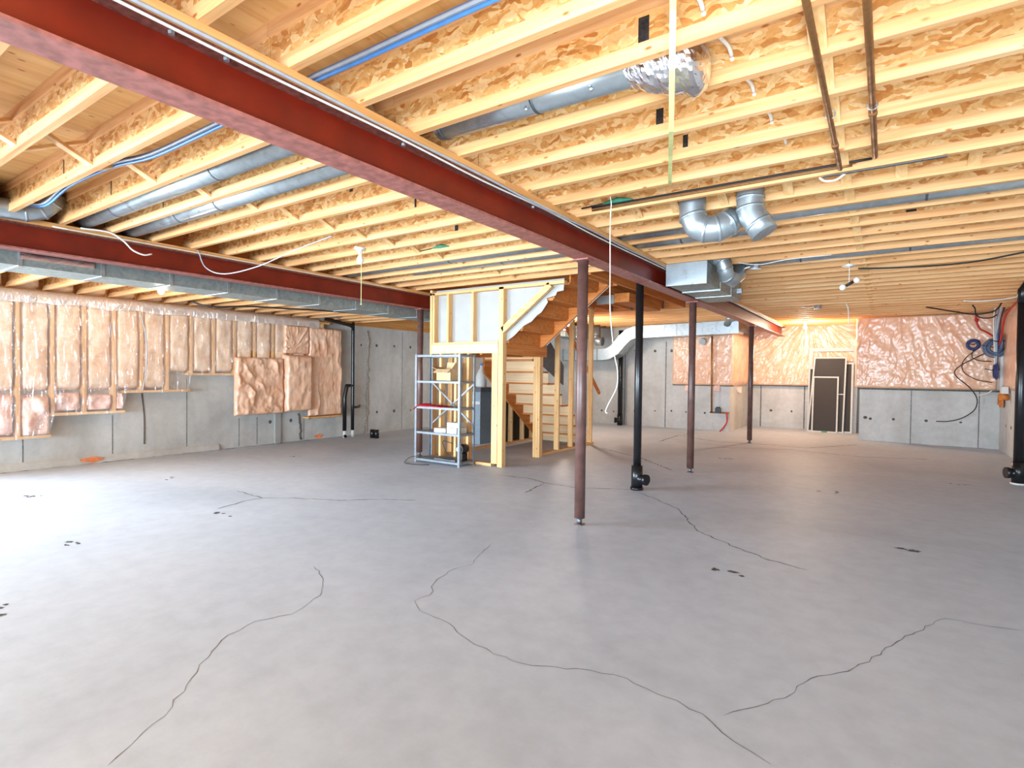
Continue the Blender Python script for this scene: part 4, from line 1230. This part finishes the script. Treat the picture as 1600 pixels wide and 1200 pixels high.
# stud wall left of the lower flight with black sheet
t = thing('stud_wall', 'stud row with black sheet, left of the lower stair flight', 'wall frame', (-5.95, 0, 0))
for y in (6.45, 6.85, 7.25, 8.2, 8.6, 9.0, 9.35):
    MB().box(.0, .089, y - .019, y + .019, .038, 1.6 if y < 7.6 else 1.3).build('stud', 'stud', t)
MB().box(0, .089, 6.4, 9.6, 0, .038).build('bottom_plate', 'study', t)
MB().box(-.012, -.004, 8.15, 9.55, .038, 1.3).build('black_sheet', 'black', t)

# amber joists beside the stair opening, running along the beam
for i, (x, y0) in enumerate(((-2.75, 6.32), (-3.15, 6.32), (-3.56, 7.36), (-3.88, 7.36), (-4.18, 7.36), (-4.6, 7.36))):
    t = thing('stair_joist', '%s amber joist from the long beam, running beside the stair opening' % ORD[i], 'joist', (x, y0, 2.605), 'joists beside the stair opening')
    MB().box(-.019, .019, 0, 10.25 - y0, 0, .24).build('board', 'amber', t)
    MB().box(-.024, .024, 10.25 - y0 - .05, 10.25 - y0 + .0, -.004, .15).build('hanger', 'galvdark', t)
tag(MB().box(-5.86, -2.26, 10.26, 10.34, 2.605, 2.85).build('header_beam', 'amberx'), 'amber double header closing the far end of the stair joists', 'lumber')
tag(MB().box(-5.86, -3.2, 7.3, 7.355, 2.605, 2.85).build('header_beam', 'amberx'), 'amber header on the far side of the stair opening', 'lumber')
tag(MB().box(-3.3, -3.26, 6.3, 7.3, 2.605, 2.85).build('header_beam', 'amber'), 'amber trimmer joist at the top of the upper flight', 'lumber')
tag(MB().box(-3.9, -3.6, 8.1, 8.14, 2.46, 2.6).build('end_block', 'drywall'), 'white-faced block hanging under the amber stair joists', 'block')
tag(MB().box(-3.55, -3.3, 8.0, 9.4, 2.46, 2.602).build('dropped_joist', 'amber'), 'short dropped amber joist beyond the white-faced block', 'lumber')
# appliance and jug glimpsed through the studs
t = thing('storage_bin', 'blue-grey appliance box glimpsed through the studs behind the shelf', 'box', (-6.6, 8.4, 0))
MB().box(-.35, .35, -.3, .3, .0, .98).build('body', 'bluegrey', t)
MB().box(-.37, .37, -.32, .32, .98, 1.06).build('lid', 'slate', t)
MB().box(-.34, .34, -.305, -.3, .75, .8).build('band', 'white', t)
t = thing('white_jug', 'white jug standing on the blue-grey box behind the studs', 'jug', (-6.42, 8.35, 1.06))
MB().lathe([(0, 0), (.1, 0), (.11, .03), (.11, .22), (.05, .34), (.03, .36), (.03, .42), (0, .42)], seg=14).build('body', 'white', t, True)
MB().lathe([(0, .42), (.035, .42), (.035, .46), (0, .46)], seg=12).build('cap', 'cblue', t, True)
tag(MB().box(-6.05, -6.0, 6.62, 7.5, 0, 1.5).build('leaning_panel', 'white'), 'white panel standing behind the shelf and stair studs', 'panel')

# ------------------------------------------------------------------ metal shelf with its load
SX0, SX1, SY0, SY1 = -5.8, -4.93, 5.92, 6.27
t = thing('metal_shelf', 'grey metal shelving unit with five tiers before the stairs', 'shelf', (SX0, SY0, 0))
w, dp = SX1 - SX0, SY1 - SY0
for x, sx in ((0, 1), (w, -1)):
    for y, sy in ((0, 1), (dp, -1)):
        MB().prism([(x, y), (x + sx * .035, y), (x + sx * .035, y + sy * .004), (x + sx * .004, y + sy * .004), (x + sx * .004, y + sy * .035), (x, y + sy * .035)], 'z', 0, 1.6).build('upright', 'shelf', t)
for z in (.03, .43, .8, 1.18, 1.56):
    MB().box(.005, w - .005, .005, dp - .005, z + .028, z + .032).box(.005, w - .005, .005, .009, z, z + .03).box(.005, w - .005, dp - .009, dp - .005, z, z + .03).box(.005, .009, .005, dp - .005, z, z + .03).box(w - .009, w - .005, .005, dp - .005, z, z + .03).build('shelf_board', 'shelf', t)
for p, q in (((.02, 1.18), (w - .02, .55)), ((w - .02, 1.18), (.02, .55))):
    MB().bar((p[0], dp + .004, p[1]), (q[0], dp + .004, q[1]), .004, .022).build('cross_brace', 'shelf', t)
for p, q in (((dp - .02, 1.18), (.02, .84)), ((dp - .02, .46), (.02, .8))):
    pass
# open cardboard box
t = thing('cardboard_box', 'open cardboard box on the second shelf from the top', 'box', (-5.3, 6.1, 1.213))
MB().box(-.14, .14, -.11, .11, 0, .006).box(-.14, .14, -.11, -.105, 0, .17).box(-.14, .14, .105, .11, 0, .17).box(-.14, -.135, -.11, .11, 0, .17).box(.135, .14, -.11, .11, 0, .17).build('body', 'card', t)
for p, q in (((-.14, 0, .17), (-.24, 0, .2)), ((.14, 0, .17), (.22, 0, .26))):
    MB().bar(p, q, .21, .005, (0, 0, 1)).build('flap', 'card', t)
MB().bar((0, .108, .17), (0, .13, .27), .27, .005, (0, 1, 0)).build('flap', 'card', t)
MB().bar((0, -.108, .17), (0, -.18, .12), .27, .005, (0, 1, 0)).build('flap', 'card', t)
# red cloth draped on the middle shelf
b = MB()
nu, nv = 26, 14
for i in range(nu + 1):
    for k in range(nv + 1):
        u, v = i / nu, k / nv
        x = -5.8 + .52 * u + (.03 * v if u < .1 else 0)
        y = 5.9 + .28 * v
        z = .836 + .05 * (1 - u) * math.sin(math.pi * min(1, v * 1.05)) * (.7 + .5 * noise.noise(Vector((u * 5, v * 4, 2)))) + .02 * abs(noise.noise(Vector((u * 9, v * 7, 4))))
        if u < .1:
            x -= .03 * (1 - u / .1)
            z -= .06 * (1 - u / .1)
        b.v.append((x, y, z))
for i in range(nu):
    for k in range(nv):
        q = i * (nv + 1) + k
        b.f.append((q, q + nv + 1, q + nv + 2, q + 1))
o = b.build('red_cloth', 'redcloth', None, True)
md = o.modifiers.new('thick', 'SOLIDIFY')
md.thickness = .006
tag(o, 'bright red folded cloth on the middle shelf of the metal unit', 'cloth')
def carton(label, x, y, z, sx, sy, sz, rz, mat='paper'):
    t = thing('white_carton', label, 'box', (x, y, z))
    t.rotation_euler = (0, 0, rz)
    MB().box(-sx / 2, sx / 2, -sy / 2, sy / 2, 0, sz).build('body', mat, t)
    MB().box(-sx / 2 - .002, sx / 2 + .002, -.02, .02, sz, sz + .002).build('tape', 'card', t)
carton('flat white carton lying at the left of the fourth shelf', -5.36, 6.08, .463, .2, .22, .06, .15)
carton('lower white carton of the pair on the fourth shelf', -5.1, 6.06, .463, .2, .2, .08, -.1)
carton('upper white carton of the pair on the fourth shelf', -5.12, 6.07, .546, .19, .18, .07, .08)
t = thing('small_motor', 'black round motor on the bottom shelf tier', 'motor', (-5.05, 6.12, .063))
MB().tube([(0, -.06, .17), (0, .08, .17)], .07, 16).build('housing', 'abs', t, True)
MB().box(-.05, .05, -.05, .07, 0, .11).build('foot', 'abs', t)
MB().tube([(0, -.09, .17), (0, -.06, .17)], .035, 12).build('shaft_boss', 'cgrey', t, True)
tag(MB().box(-5.45, -5.05, 5.97, 6.2, .064, .084).build('dark_tray', 'slate'), 'dark flat tray on the bottom shelf tier', 'tray')
cable('shelf_cord', 'dark cord looping off the bottom shelf onto the floor', [(-5.2, 6.1, .3), (-5.35, 6.05, .33), (-5.25, 6.0, .2), (-5.1, 5.97, .09), (-5.4, 5.93, .1), (-5.75, 5.86, .09), (-5.86, 5.8, .02), (-5.75, 5.7, .008), (-5.55, 5.72, .008), (-5.4, 5.82, .008)], .005, 'cblack')
